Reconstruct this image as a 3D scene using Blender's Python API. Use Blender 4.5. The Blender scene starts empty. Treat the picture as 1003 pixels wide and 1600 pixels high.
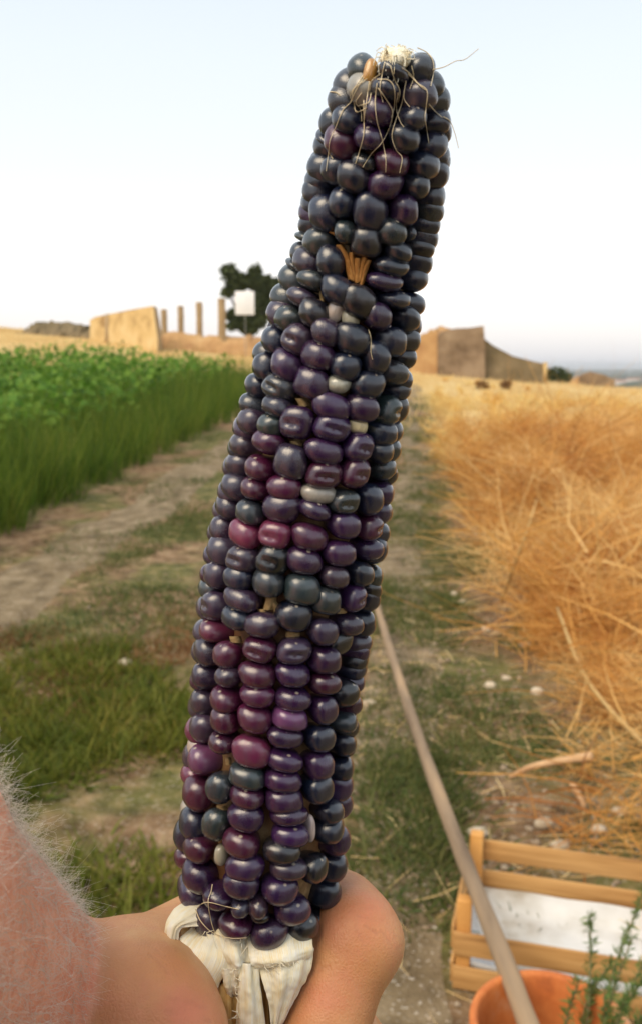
import bpy, bmesh, math, random
import numpy as np
from mathutils import Vector, Matrix
random.seed(7); rng = np.random.default_rng(7)
sc = bpy.context.scene; COL = sc.collection
rad = math.radians

# ---------------------------------------------------------------- camera
FPX, CX, CY, PITCH, CAMZ = 1400.0, 501.5, 800.0, rad(9.3), 1.5
cam = bpy.data.cameras.new('camera'); camo = bpy.data.objects.new('camera', cam); COL.objects.link(camo)
cam.sensor_fit = 'VERTICAL'; cam.sensor_height = 36; cam.sensor_width = 24; cam.lens = 36 * FPX / 1600
camo.location = (0, 0, CAMZ); camo.rotation_euler = (rad(90) - PITCH, 0, 0)
cam.clip_start = 0.01; cam.clip_end = 20000
cam.dof.use_dof = True; cam.dof.focus_distance = 0.272; cam.dof.aperture_fstop = 22
sc.camera = camo

# ---------------------------------------------------------------- sky, sun, exposure
W = bpy.data.worlds.new('World'); sc.world = W; W.use_nodes = True
wt = W.node_tree; wt.nodes.clear()
SUN_EL, SUN_AZ = rad(53), rad(222)          # azimuth clockwise from +Y: behind the camera, to the left
wo = wt.nodes.new('ShaderNodeOutputWorld'); add = wt.nodes.new('ShaderNodeAddShader')
b1 = wt.nodes.new('ShaderNodeBackground'); b2 = wt.nodes.new('ShaderNodeBackground')
sk = wt.nodes.new('ShaderNodeTexSky'); sk.sky_type = 'NISHITA'; sk.sun_disc = False
sk.sun_elevation = SUN_EL; sk.sun_rotation = SUN_AZ
wt.links.new(sk.outputs[0], b1.inputs[0]); b1.inputs[1].default_value = 0.05
tc = wt.nodes.new('ShaderNodeTexCoord'); sx = wt.nodes.new('ShaderNodeSeparateXYZ'); rp = wt.nodes.new('ShaderNodeValToRGB')
wt.links.new(tc.outputs['Generated'], sx.inputs[0]); wt.links.new(sx.outputs[2], rp.inputs[0])
cr = rp.color_ramp
stops = [(0.0, (.60, .60, .66)), (.035, (.76, .70, .71)), (.075, (.90, .81, .77)), (.12, (.90, .83, .76)), (.20, (.83, .82, .77)),
         (.30, (.78, .81, .80)), (.40, (.71, .76, .77)), (1.0, (.68, .76, .81))]
while len(cr.elements) < len(stops): cr.elements.new(0.5)
for e, (p, c) in zip(cr.elements, stops): e.position = p; e.color = (*c, 1)
wt.links.new(rp.outputs[0], b2.inputs[0]); b2.inputs[1].default_value = 1.0
wt.links.new(b1.outputs[0], add.inputs[0]); wt.links.new(b2.outputs[0], add.inputs[1]); wt.links.new(add.outputs[0], wo.inputs[0])
sun = bpy.data.lights.new('sun', 'SUN'); suno = bpy.data.objects.new('sun', sun); COL.objects.link(suno)
sun.energy = 2.9; sun.angle = rad(40); sun.color = (1, .82, .58)
sd = Vector((math.sin(SUN_AZ) * math.cos(SUN_EL), math.cos(SUN_AZ) * math.cos(SUN_EL), math.sin(SUN_EL)))
suno.rotation_euler = sd.to_track_quat('Z', 'Y').to_euler()
sc.view_settings.view_transform = 'Standard'; sc.view_settings.look = 'None'
sc.view_settings.exposure = 0.05; sc.view_settings.gamma = 1; sc.view_settings.use_curve_mapping = False
sc.cycles.max_bounces = 6; sc.cycles.transparent_max_bounces = 6

# ---------------------------------------------------------------- helpers
cp, sp = math.cos(PITCH), math.sin(PITCH)
def ray(px, py):
    a, b = (px - CX) / FPX, (CY - py) / FPX
    return np.array((a, cp + b * sp, -sp + b * cp))
ORG = np.array((0, 0, CAMZ))
def P(px, py, z): return ORG + ray(px, py) * z                    # point at depth z along the lens axis
def at(px, py, Y): d = ray(px, py); return ORG + d * (Y / d[1])    # point at world y = Y
def G(px, py, h=0.0): d = ray(px, py); return ORG + d * ((h - CAMZ) / d[2])
def smooth(a, b, x): t = np.clip((x - a) / (b - a), 0, 1); return t * t * (3 - 2 * t)
def terrain(x, y):
    x = np.asarray(x, float); y = np.asarray(y, float)
    base = np.clip((y - 5) / 35, 0, 1.15) ** 1.15
    h = base * (1.56 - .094 * 24 * np.tanh(x / 24)) * (1 - smooth(46, 120, y))
    h = h - 30 * smooth(55, 500, y) + .012 * np.sin(x * 5.1 + 2 * np.sin(y * 2.3)) * np.sin(y * 4.3 + 1) * (np.abs(y) < 40)
    return h
def ter(x, y): return float(terrain(x, y))

def tag(o, label=None, cat=None, group=None, kind=None):
    if label: o['label'] = label
    if cat: o['category'] = cat
    if group: o['group'] = group
    if kind: o['kind'] = kind
    return o
def link(name, me, mat=None, parent=None, smooth_=False):
    o = bpy.data.objects.new(name, me); COL.objects.link(o)
    if mat: me.materials.append(mat)
    if parent: o.parent = parent
    if smooth_ and len(me.polygons): me.polygons.foreach_set('use_smooth', np.ones(len(me.polygons), bool))
    return o
def empty(name, loc):
    o = bpy.data.objects.new(name, None); COL.objects.link(o); o.location = loc; o.empty_display_size = .05
    return o
def mesh_np(name, V, F, attrs=None):
    V = np.asarray(V, np.float32); F = np.asarray(F, np.int32)
    me = bpy.data.meshes.new(name); n = F.shape[1]
    me.vertices.add(len(V)); me.vertices.foreach_set('co', V.ravel())
    me.loops.add(F.size); me.loops.foreach_set('vertex_index', F.ravel())
    me.polygons.add(len(F)); me.polygons.foreach_set('loop_start', np.arange(0, F.size, n, dtype=np.int32))
    for k, v in (attrs or {}).items():
        a = me.attributes.new(k, 'FLOAT', 'POINT'); a.data.foreach_set('value', np.asarray(v, np.float32))
    me.update(calc_edges=True); me.validate()
    return me
def obj(name, V, F, mat, parent=None, sm=False, attrs=None):
    V = np.asarray(V, float)
    if parent is not None:
        off = np.array(parent.location); q = parent.parent
        while q is not None: off = off + np.array(q.location); q = q.parent
        V = V - off
    F = list(F)
    if len({len(f) for f in F}) == 1: me = mesh_np(name, V, F, attrs)
    else:
        me = bpy.data.meshes.new(name); me.from_pydata(V.tolist(), [], [list(map(int, f)) for f in F]); me.update()
    return link(name, me, mat, parent, sm)

class MB:                                     # collects shapes into one mesh
    def __init__(s): s.V = []; s.F = []; s.n = 0
    def add(s, V, F):
        V = np.asarray(V, float); s.V.append(V); s.F += [tuple(int(i) + s.n for i in f) for f in F]; s.n += len(V); return s
    def hexa(s, c):                           # 8 corners: bottom ring then top ring
        return s.add(c, [(3, 2, 1, 0), (4, 5, 6, 7), (0, 1, 5, 4), (1, 2, 6, 5), (2, 3, 7, 6), (3, 0, 4, 7)])
    def board(s, a, b, up, th, w):            # board from a to b: w wide along up, th thick
        a, b, up = map(lambda q: np.asarray(q, float), (a, b, up)); d = b - a; d /= np.linalg.norm(d)
        up = up - d * up.dot(d); up /= np.linalg.norm(up); n = np.cross(d, up)
        c = [a - n * th / 2 - up * w / 2, b - n * th / 2 - up * w / 2, b + n * th / 2 - up * w / 2, a + n * th / 2 - up * w / 2,
             a - n * th / 2 + up * w / 2, b - n * th / 2 + up * w / 2, b + n * th / 2 + up * w / 2, a + n * th / 2 + up * w / 2]
        return s.hexa(c)
    def build(s, name, mat, parent=None, sm=False, bevel=0):
        o = obj(name, np.concatenate(s.V), s.F, mat, parent, sm)
        if bevel:
            m = o.modifiers.new('bevel', 'BEVEL'); m.width = bevel; m.segments = 2
        return o

def tubes(paths, radii, sides=5):             # list of (K,3) paths -> V,F
    V = []; F = []; n = 0
    for p, r in zip(paths, radii):
        p = np.asarray(p, float); K = len(p); r = np.broadcast_to(np.asarray(r, float), (K,))
        t = np.gradient(p, axis=0); t /= np.linalg.norm(t, axis=1, keepdims=True) + 1e-12
        ref = np.array((.31, .52, .79)) if abs(t[0].dot((.31, .52, .79))) < .9 else np.array((1., 0, 0))
        u = np.cross(t, ref); u /= np.linalg.norm(u, axis=1, keepdims=True) + 1e-12; v = np.cross(t, u)
        a = np.linspace(0, 2 * np.pi, sides, endpoint=False)
        ring = p[:, None] + r[:, None, None] * (np.cos(a)[None, :, None] * u[:, None] + np.sin(a)[None, :, None] * v[:, None])
        V.append(ring.reshape(-1, 3))
        for k in range(K - 1):
            for i in range(sides):
                j = (i + 1) % sides
                F.append((n + k * sides + i, n + k * sides + j, n + (k + 1) * sides + j, n + (k + 1) * sides + i))
        n += K * sides
    return np.concatenate(V), F
def tube_closed(path, radii, sides=12):
    V, F = tubes([path], [radii], sides); K = len(path)
    return V, F + [tuple(range(sides))[::-1], tuple(range((K - 1) * sides, K * sides))]
def spline(pts, n):                           # Catmull-Rom through points
    p = np.asarray(pts, float); p = np.vstack([2 * p[0] - p[1], p, 2 * p[-1] - p[-2]])
    out = []
    for u in np.linspace(0, len(p) - 3 - 1e-6, n):
        i = int(u); t = u - i; a, b, c, d = p[i:i + 4]
        out.append(.5 * (2 * b + (c - a) * t + (2 * a - 5 * b + 4 * c - d) * t * t + (3 * b - a - 3 * c + d) * t ** 3))
    return np.array(out)

def unit(a): return a / (np.linalg.norm(a, axis=-1, keepdims=True) + 1e-12)
def ribbons(name, base, dirs, length, bend, width, mat, seg=3, parent=None, rnd=None, taper=.85):
    N = len(base); t = np.linspace(0, 1, seg + 1)
    p = base[:, None] + (dirs * length[:, None])[:, None] * t[None, :, None] + (bend * length[:, None])[:, None] * (t * t)[None, :, None]
    side = unit(np.cross(unit(dirs), unit(rng.normal(size=(N, 3)))))
    w = width[:, None] * (1 - taper * t ** 1.5)[None] * .5
    V = np.stack([p - side[:, None] * w[..., None], p + side[:, None] * w[..., None]], 2).reshape(-1, 3)
    b = (np.arange(N) * (seg + 1) * 2)[:, None] + (np.arange(seg) * 2)[None]
    F = np.stack([b, b + 1, b + 3, b + 2], -1).reshape(-1, 4)
    r = rng.random(N) if rnd is None else rnd
    if parent is not None:
        off = np.array(parent.location); q = parent.parent
        while q is not None: off = off + np.array(q.location); q = q.parent
        V = V - off
    return link(name, mesh_np(name, V, F, {'rnd': np.repeat(r, (seg + 1) * 2)}), mat, parent)
def leaves(name, pos, ax, nrm, size, aspect, mat, parent=None, rnd=None):
    N = len(pos); ax = unit(ax); sd_ = unit(np.cross(ax, nrm)); nn = np.cross(sd_, ax)
    s = size[:, None]; w = s * aspect
    V = np.stack([pos, pos + ax * s * .45 + sd_ * w * .5 + nn * s * .07, pos + ax * s - nn * s * .12, pos + ax * s * .45 - sd_ * w * .5 + nn * s * .07, pos + ax * s * .5 - nn * s * .02], 1).reshape(-1, 3)
    b = (np.arange(N) * 5)[:, None]
    F = np.stack([np.hstack([b, b + 1, b + 4]), np.hstack([b + 1, b + 2, b + 4]), np.hstack([b + 2, b + 3, b + 4]), np.hstack([b + 3, b, b + 4])], 1).reshape(-1, 3)
    r = rng.random(N) if rnd is None else rnd
    if parent is not None:
        off = np.array(parent.location); q = parent.parent
        while q is not None: off = off + np.array(q.location); q = q.parent
        V = V - off
    return link(name, mesh_np(name, V, F, {'rnd': np.repeat(r, 5)}), mat, parent)

# ---------------------------------------------------------------- material helpers
class NT:
    def __init__(s, name):
        s.m = bpy.data.materials.new(name); s.m.use_nodes = True; s.t = s.m.node_tree
        s.b = s.t.nodes['Principled BSDF']; s.out = s.t.nodes['Material Output']
    def n(s, typ, **kw):
        x = s.t.nodes.new(typ)
        for k, v in kw.items(): setattr(x, k, v)
        return x
    def l(s, a, b): s.t.links.new(a, b)
    def put(s, sock, v):
        if hasattr(v, 'is_linked') or hasattr(v, 'links'): s.l(v, sock)
        else: sock.default_value = v
    def math(s, op, a, b=0.0, c=0.0, clamp=False):
        x = s.n('ShaderNodeMath', operation=op, use_clamp=clamp)
        s.put(x.inputs[0], a); s.put(x.inputs[1], b); s.put(x.inputs[2], c); return x.outputs[0]
    def sstep(s, a, b, v):
        x = s.n('ShaderNodeMapRange', interpolation_type='SMOOTHSTEP')
        s.put(x.inputs[0], v); x.inputs[1].default_value = a; x.inputs[2].default_value = b; return x.outputs[0]
    def coord(s, which='Object'): return s.n('ShaderNodeTexCoord').outputs[which]
    def noise(s, scale, detail=4, vec=None, rough=.55, dist=0):
        x = s.n('ShaderNodeTexNoise'); x.inputs['Scale'].default_value = scale; x.inputs['Detail'].default_value = detail
        x.inputs['Roughness'].default_value = rough; x.inputs['Distortion'].default_value = dist
        s.l(vec if vec is not None else s.coord(), x.inputs['Vector']); return x.outputs[0]
    def mapping(s, vec, scale=(1, 1, 1)):
        x = s.n('ShaderNodeMapping'); s.l(vec, x.inputs[0]); x.inputs['Scale'].default_value = scale; return x.outputs[0]
    def ramp(s, fac, stops):
        x = s.n('ShaderNodeValToRGB'); s.put(x.inputs[0], fac); c = x.color_ramp
        while len(c.elements) < len(stops): c.elements.new(.5)
        for e, (p, col) in zip(c.elements, stops): e.position = p; e.color = (*col, 1)
        return x.outputs[0]
    def mix(s, f, a, b, mode='MIX'):
        x = s.n('ShaderNodeMix', data_type='RGBA', blend_type=mode)
        s.put(x.inputs[0], f)
        for i, v in ((6, a), (7, b)): s.put(x.inputs[i], (*v, 1) if isinstance(v, tuple) and len(v) == 3 else v)
        return x.outputs[2]
    def attr(s, name): return s.n('ShaderNodeAttribute', attribute_name=name).outputs['Fac']
    def color(s, v): s.put(s.b.inputs['Base Color'], (*v, 1) if isinstance(v, tuple) and len(v) == 3 else v); return s
    def rough(s, v): s.put(s.b.inputs['Roughness'], v); return s
    def spec(s, v): s.b.inputs['Specular IOR Level'].default_value = v; return s
    def bump(s, h, strength=.3, dist=.01):
        x = s.n('ShaderNodeBump'); x.inputs['Strength'].default_value = strength; x.inputs['Distance'].default_value = dist
        s.l(h, x.inputs['Height']); s.l(x.outputs[0], s.b.inputs['Normal']); return s
    def translucent(s, col, f):
        tr = s.n('ShaderNodeBsdfTranslucent'); s.put(tr.inputs[0], (*col, 1) if isinstance(col, tuple) else col)
        mx = s.n('ShaderNodeMixShader'); mx.inputs[0].default_value = f
        s.l(s.b.outputs[0], mx.inputs[1]); s.l(tr.outputs[0], mx.inputs[2]); s.l(mx.outputs[0], s.out.inputs[0]); return s

def blade_mat(name, stops, tr=.3, nscale=1.5, rough=.6, nw=.55, rw=.5):
    m = NT(name); f = m.math('MULTIPLY_ADD', m.noise(nscale, 3), nw, m.math('MULTIPLY', m.attr('rnd'), rw))
    c = m.ramp(f, stops); m.color(c).rough(rough).spec(.25)
    return m.translucent(c, tr).m

# ---------------------------------------------------------------- materials
m = NT('soil'); co_ = m.coord(); xyz = m.n('ShaderNodeSeparateXYZ'); m.l(co_, xyz.inputs[0]); X, Y = xyz.outputs[0], xyz.outputs[1]
n1 = m.noise(1.3, 6, co_); n2 = m.noise(9, 5, co_); n3 = m.noise(60, 3, co_)
soil = m.ramp(n2, [(.3, (.09, .052, .028)), (.5, (.19, .118, .064)), (.7, (.33, .225, .135))])
grassy = m.ramp(n2, [(.3, (.055, .06, .018)), (.55, (.13, .12, .04)), (.75, (.26, .19, .085))])
near = m.mix(m.sstep(.42, .6, n1), soil, grassy)
near = m.mix(m.sstep(.55, .7, n3), near, m.mix(.5, near, (.45, .38, .30)))
nf = m.noise(.35, 5, m.mapping(co_, (1, .35, 1)))
straw = m.ramp(nf, [(.3, (.44, .27, .09)), (.5, (.54, .37, .15)), (.7, (.60, .45, .22))])
u_ = m.math('MULTIPLY_ADD', Y, -.105, X); lane = m.math('MULTIPLY', m.sstep(-4.6, -3.4, u_), m.math('SUBTRACT', 1.0, m.sstep(.2, 1.2, u_)))
ydist = m.math('SUBTRACT', m.math('ADD', Y, m.math('MULTIPLY', n1, 4.0)), m.math('MULTIPLY', lane, 14.0))
far_ = m.mix(m.sstep(7, 16, ydist), near, straw)
pl = m.noise(.012, 6, m.mapping(co_, (1, .35, 1)))
plain = m.ramp(pl, [(.35, (.03, .05, .03)), (.5, (.07, .085, .04)), (.62, (.22, .18, .09)), (.7, (.05, .07, .035))])
m.color(m.mix(m.sstep(90, 260, Y), far_, plain)).rough(.95).spec(.1)
hh = m.math('ADD', m.math('MULTIPLY', n2, .6), m.math('MULTIPLY', n3, .3)); m.bump(hh, .9, .03); M_soil = m.m

m = NT('rut_soil'); co_ = m.coord(); n2 = m.noise(7, 6, co_); n3 = m.noise(80, 3, co_)
c = m.ramp(n2, [(.3, (.10, .072, .04)), (.5, (.195, .145, .085)), (.7, (.31, .24, .155))])
m.color(m.mix(m.sstep(.58, .7, n3), c, (.5, .44, .36))).rough(.95).spec(.1); m.bump(m.math('ADD', n2, n3), .7, .015); M_rut = m.m

M_feather = blade_mat('feathery_crop', [(.2, (.025, .06, .006)), (.45, (.08, .145, .012)), (.65, (.15, .21, .022)), (.9, (.28, .28, .055))], .4, 1.6)
M_leafy = blade_mat('leafy_crop', [(.2, (.03, .09, .009)), (.5, (.095, .22, .02)), (.8, (.22, .36, .05))], .35, .8)
M_weed = blade_mat('low_weeds', [(.15, (.03, .05, .008)), (.42, (.095, .125, .013)), (.65, (.19, .19, .028)), (.9, (.26, .145, .035))], .3, 1.6)
M_grass = blade_mat('sparse_grass', [(.2, (.045, .075, .02)), (.5, (.10, .13, .035)), (.75, (.21, .19, .06)), (.95, (.36, .26, .10))], .3, 1.6)
M_rust = blade_mat('rusty_weeds', [(.2, (.12, .055, .02)), (.6, (.24, .12, .045)), (.9, (.34, .22, .09))], .25, 2)
M_dry = blade_mat('dry_weeds', [(.29, (.14, .042, .011)), (.43, (.48, .19, .042)), (.58, (.72, .39, .105)), (.78, (.84, .60, .27))], .4, 2.1, .6, .8, .35)
M_gold = blade_mat('golden_weeds', [(.30, (.38, .14, .028)), (.44, (.66, .36, .085)), (.58, (.79, .54, .17)), (.78, (.85, .70, .35))], .4, 1.1, .6, .95, .25)
M_dryl = blade_mat('pale_straw', [(.2, (.60, .40, .16)), (.8, (.82, .64, .34))], .2, 1)
def simple(name, stops, scale, rough=.8, bump=.3, bd=.01, stretch=(1, 1, 1), spec=.3, detail=5):
    m = NT(name); n = m.noise(scale, detail, m.mapping(m.coord(), stretch)); m.color(m.ramp(n, stops)).rough(rough).spec(spec); m.bump(n, bump, bd); return m
M_plaster = simple('weathered_plaster', [(.3, (.36, .23, .10)), (.47, (.62, .44, .20)), (.75, (.72, .56, .30))], 1.3, .9, .5, .05).m
M_ruin = simple('ruin_stone', [(.3, (.15, .10, .06)), (.5, (.27, .19, .12)), (.75, (.40, .30, .20))], 1.1, .9, .8, .1).m
M_ruin2 = simple('pillar_stone', [(.3, (.33, .235, .13)), (.7, (.44, .32, .18))], 1, .9, .6, .05).m
M_orange = simple('orange_earth', [(.3, (.34, .18, .08)), (.55, (.48, .29, .13)), (.8, (.58, .40, .2))], 1.2, .95, .8, .1).m
M_brown = simple('brown_earth', [(.3, (.12, .095, .05)), (.6, (.23, .175, .10)), (.8, (.32, .25, .15))], 1.0, .95, .8, .1).m
M_bush = simple('dark_bush', [(.3, (.025, .04, .018)), (.7, (.07, .09, .04))], 2).m
M_white = simple('white_board', [(.3, (.78, .80, .84)), (.7, (.86, .88, .91))], 3, .5, .05).m
M_metal = simple('grey_metal', [(.3, (.3, .3, .3)), (.7, (.45, .45, .45))], 8, .5, .1).m
M_trunk = simple('bark', [(.3, (.06, .045, .03)), (.7, (.14, .10, .07))], 6, .9, .6).m
M_tree = blade_mat('tree_leaves', [(.2, (.03, .045, .016)), (.6, (.075, .10, .034)), (.9, (.14, .16, .06))], .25, .6)
M_wall = simple('pale_house', [(.3, (.6, .56, .5)), (.7, (.7, .66, .6))], .5).m
M_roof = simple('tile_roof', [(.3, (.3, .15, .09)), (.7, (.38, .2, .12))], .5).m
M_wood = simple('pine_slat', [(.25, (.20, .095, .035)), (.40, (.40, .21, .07)), (.58, (.53, .30, .11)), (.78, (.62, .40, .17))], 9, .65, .25, .003, (.35, .35, 5)).m
M_post = simple('pine_post', [(.25, (.46, .20, .05)), (.6, (.66, .34, .10)), (.8, (.72, .44, .16))], 10, .65, .25, .003).m
M_sheet = simple('white_sheet', [(.28, (.34, .29, .22)), (.42, (.52, .51, .48)), (.58, (.62, .63, .63)), (.75, (.68, .69, .70))], 7, .7, .4, .008).m
M_stone = simple('pale_stone', [(.3, (.36, .28, .19)), (.6, (.58, .49, .37)), (.8, (.68, .60, .48))], 9, .9, .5, .01).m
M_gravel = simple('gravel', [(.3, (.17, .12, .075)), (.55, (.29, .22, .15)), (.8, (.50, .42, .32))], 11, .95, .5, .01).m
M_stick = simple('grey_cane', [(.3, (.14, .095, .06)), (.5, (.27, .19, .12)), (.75, (.42, .28, .16))], 14, .75, .35, .004, (1, .12, 1)).m
m = NT('terracotta'); n = m.noise(14, 5); c = m.ramp(m.noise(9, 6, None, .65), [(.28, (.26, .07, .025)), (.42, (.52, .15, .04)), (.55, (.62, .21, .06)), (.72, (.66, .36, .20))])
m.color(c).rough(.7).spec(.3); m.bump(n, .2, .004); M_terra = m.m
M_rose = blade_mat('rosemary_needles', [(.2, (.05, .11, .025)), (.6, (.14, .22, .055)), (.9, (.24, .31, .12))], .25, 8)
M_rstem = simple('rosemary_stem', [(.3, (.12, .10, .05)), (.7, (.24, .22, .10))], 30).m
M_branch = simple('dead_branch', [(.3, (.42, .24, .12)), (.7, (.62, .40, .22))], 12, .8, .3, .004).m

# kernels: colour comes from each object, with faint marbling and the pale silk scar
m = NT('maize_kernel'); oi = m.n('ShaderNodeObjectInfo'); oc = m.coord()
off = m.n('ShaderNodeVectorMath', operation='ADD'); m.l(oc, off.inputs[0])
rv = m.n('ShaderNodeCombineXYZ'); k = m.math('MULTIPLY', oi.outputs['Random'], 37.0)
for i in range(3): m.l(k, rv.inputs[i])
m.l(rv.outputs[0], off.inputs[1])
na = m.noise(1.0, 4, m.mapping(off.outputs[0], (2.6, .8, 1.2))); nb = m.noise(22, 3, off.outputs[0])
c = m.mix(m.sstep(.35, .75, na), oi.outputs['Color'], m.mix(.3, oi.outputs['Color'], (.06, .05, .07)))
c = m.mix(m.math('MULTIPLY', m.sstep(.55, .8, nb), .2), c, (.10, .09, .10))
d = m.n('ShaderNodeVectorMath', operation='DISTANCE'); m.l(oc, d.inputs[0]); d.inputs[1].default_value = (.02, .74, .62)
scar = m.math('SUBTRACT', 1.0, m.sstep(.10, .20, m.math('MULTIPLY_ADD', nb, .10, d.outputs['Value'])))
c = m.mix(m.math('MULTIPLY', scar, .75), c, (.42, .36, .28))
m.color(c).rough(m.math('MULTIPLY_ADD', nb, .24, .08)).spec(.7)
m.b.inputs['Coat Weight'].default_value = .4; m.b.inputs['Coat Roughness'].default_value = .10; m.b.inputs['Coat IOR'].default_value = 1.6
m.bump(m.math('ADD', nb, m.math('MULTIPLY', na, 2.0)), .12, .12); M_kernel = m.m
m = NT('gap_shade_core'); n = m.noise(260, 4); n5 = m.noise(60, 3)
m.color(m.mix(m.sstep(.4, .65, n5), m.ramp(n, [(.3, (.12, .07, .03)), (.55, (.22, .14, .06)), (.8, (.36, .26, .13))]), (.16, .07, .025))).rough(.7); m.bump(n, .6, .001); M_core = m.m  # brown core, darkened so its colour carries the shade between kernels
def husk_mat(name, a, b, c):
    m = NT(name); uv = m.n('ShaderNodeTexCoord').outputs['UV']
    rib = m.noise(1.0, 3, m.mapping(uv, (55, 1.6, 1))); blot = m.noise(3.0, 4, uv)
    col = m.ramp(m.math('MULTIPLY_ADD', rib, .5, m.math('MULTIPLY', blot, .5)), [(.32, a), (.5, b), (.68, c)])
    m.color(col).rough(.55).spec(.3); m.bump(rib, .55, .0012); m.translucent(col, .08); return m.m
M_husk = husk_mat('white_husk', (.88, .68, .30), (.95, .89, .70), (.97, .95, .90))
M_huskb = husk_mat('tan_husk', (.40, .17, .04), (.62, .38, .13), (.78, .62, .34))
M_huskg = husk_mat('orange_chaff', (.20, .07, .013), (.38, .16, .032), (.58, .33, .11))
M_bract = husk_mat('dry_bract', (.24, .13, .05), (.42, .28, .12), (.58, .44, .23))
M_silk = simple('dry_silk', [(.3, (.55, .43, .24)), (.7, (.76, .66, .46))], 300, .5, .1).m
M_tip = simple('tip_fluff', [(.3, (.62, .50, .28)), (.5, (.84, .78, .60)), (.7, (.88, .86, .76))], 420, .8, .8, .002).m

m = NT('skin'); oc = m.coord(); arm = m.attr('arm'); n1 = m.noise(32, 4, oc); n2 = m.noise(420, 3, oc); n3 = m.noise(170, 5, oc, .7)
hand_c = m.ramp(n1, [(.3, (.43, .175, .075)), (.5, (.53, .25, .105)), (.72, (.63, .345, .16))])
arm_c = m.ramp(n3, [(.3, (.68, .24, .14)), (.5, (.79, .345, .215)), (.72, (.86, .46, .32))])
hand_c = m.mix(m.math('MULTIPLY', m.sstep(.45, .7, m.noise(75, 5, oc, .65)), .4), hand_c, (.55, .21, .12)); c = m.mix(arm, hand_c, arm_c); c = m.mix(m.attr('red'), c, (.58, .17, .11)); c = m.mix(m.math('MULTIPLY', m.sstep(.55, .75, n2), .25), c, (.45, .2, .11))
m.color(c).rough(m.math('MULTIPLY_ADD', n2, .2, .40)).spec(.4)
m.b.inputs['Subsurface Weight'].default_value = .25; m.b.inputs['Subsurface Radius'].default_value = (1, .35, .2); m.b.inputs['Subsurface Scale'].default_value = .004
vor = m.n('ShaderNodeTexVoronoi', feature='DISTANCE_TO_EDGE'); vor.inputs['Scale'].default_value = 850; m.l(oc, vor.inputs['Vector'])
m.bump(m.math('ADD', m.math('MULTIPLY', vor.outputs['Distance'], 1.2), m.math('ADD', m.math('MULTIPLY', n2, .5), n3)), .22, .0010); M_skin = m.m
M_shirt = simple('dark_shirt', [(.3, (.018, .022, .035)), (.7, (.03, .035, .05))], 12, .9, .3).m
M_trous = simple('dark_trousers', [(.3, (.03, .03, .035)), (.7, (.05, .048, .045))], 12, .9, .3).m
M_hairh = simple('grey_hair', [(.3, (.10, .09, .08)), (.7, (.22, .20, .18))], 60, .7, .8).m
M_eye = simple('eye', [(.3, (.6, .58, .55)), (.7, (.65, .62, .6))], 2, .2, 0).m
M_hair = simple('pale_hair', [(.3, (.55, .45, .34)), (.7, (.88, .82, .72))], 40, .35, 0).m

# ================================================================ SETTING
def axis_steps(lim, fine, n):
    k = np.linspace(-1, 1, n); s = np.sinh(k * 9) / np.sinh(9); return s * lim + k * fine
gx = axis_steps(9000, 14, 221); gy = np.unique(np.concatenate([axis_steps(9000, 16, 301) + 3.0, np.linspace(1, 12, 90)])); gy = gy[(gy > -300)]
XX, YY = np.meshgrid(gx, gy); ZZ = terrain(XX, YY)
nx, ny = len(gx), len(gy); ii = (np.arange(ny - 1)[:, None] * nx + np.arange(nx - 1)[None]).ravel()
gnd = obj('ground', np.stack([XX, YY, ZZ], -1).reshape(-1, 3), np.stack([ii, ii + 1, ii + nx + 1, ii + nx], 1), M_soil, sm=True); tag(gnd, kind='structure')

def rut(u0, w, y0, y1, seed):
    r = np.random.default_rng(seed); ys = np.linspace(y0, y1, 150); V = []
    n1 = np.convolve(r.normal(size=170), np.ones(6) / 6, 'same')[:150]; n2 = np.convolve(r.normal(size=170), np.ones(6) / 6, 'same')[:150]
    L = u0 - w / 2 + .105 * ys + n1 * .16; R = u0 + w / 2 + .105 * ys + n2 * .16
    xs = np.linspace(0, 1, 7)
    XX = L[:, None] + (R - L)[:, None] * xs; YY = np.repeat(ys[:, None], 7, 1); ZZ = terrain(XX, YY) + .006 - .02 * (np.abs(xs - .5) * 2) ** 4
    i = (np.arange(149)[:, None] * 7 + np.arange(6)[None]).ravel()
    o = obj('dirt_path', np.stack([XX, YY, ZZ], -1).reshape(-1, 3), np.stack([i, i + 1, i + 8, i + 7], 1), M_rut, sm=True); tag(o, kind='structure')
rut(-2.62, .80, 3.0, 30, 1); rut(-.05, .45, 1.2, 30, 2)

# ---- left green crop: feathery front rows, leafy rows behind
def scatter(n, u0, u1, y0, y1, power=1.6):
    y = y0 + (y1 - y0) * rng.random(n) ** power; u = u0 + (u1 - u0) * rng.random(n); x = u + .105 * y
    return np.stack([x, y, terrain(x, y)], 1)
def patchy(p, f, th):
    v = np.sin(p[:, 0] * f + 1.3 * np.sin(p[:, 1] * f * .7)) + np.sin(p[:, 1] * f * .9 + 1.1 * np.sin(p[:, 0] * f * 1.3 + 2)); return p[v > th]
b = np.concatenate([scatter(24000, -5.2, -3.35, 6.3, 24), scatter(10000, -9.5, -4.8, 7, 20)]); N = len(b)
bumpy = lambda q: .5 + .5 * np.sin(q[:, 0] * 2.3 + 1.7 * np.sin(q[:, 1] * 1.1)) * np.sin(q[:, 1] * 1.6 + q[:, 0])
b = b[(b[:, 0] - .105 * b[:, 1]) < -3.5 + .16 * np.sin(b[:, 1] * 5.1) + .1 * rng.normal(size=N)]; N = len(b)
hgt = rng.uniform(.35, 1.0, N) ** 1.0 * rng.uniform(.8, 1.05, N) * (1 - .35 * np.clip((b[:, 0] - .105 * b[:, 1] + 3.6) / .3, 0, 1)) * (.72 + .38 * bumpy(b)) * np.where(b[:, 0] - .105 * b[:, 1] < -4.6, 1.12, 1)
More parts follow.
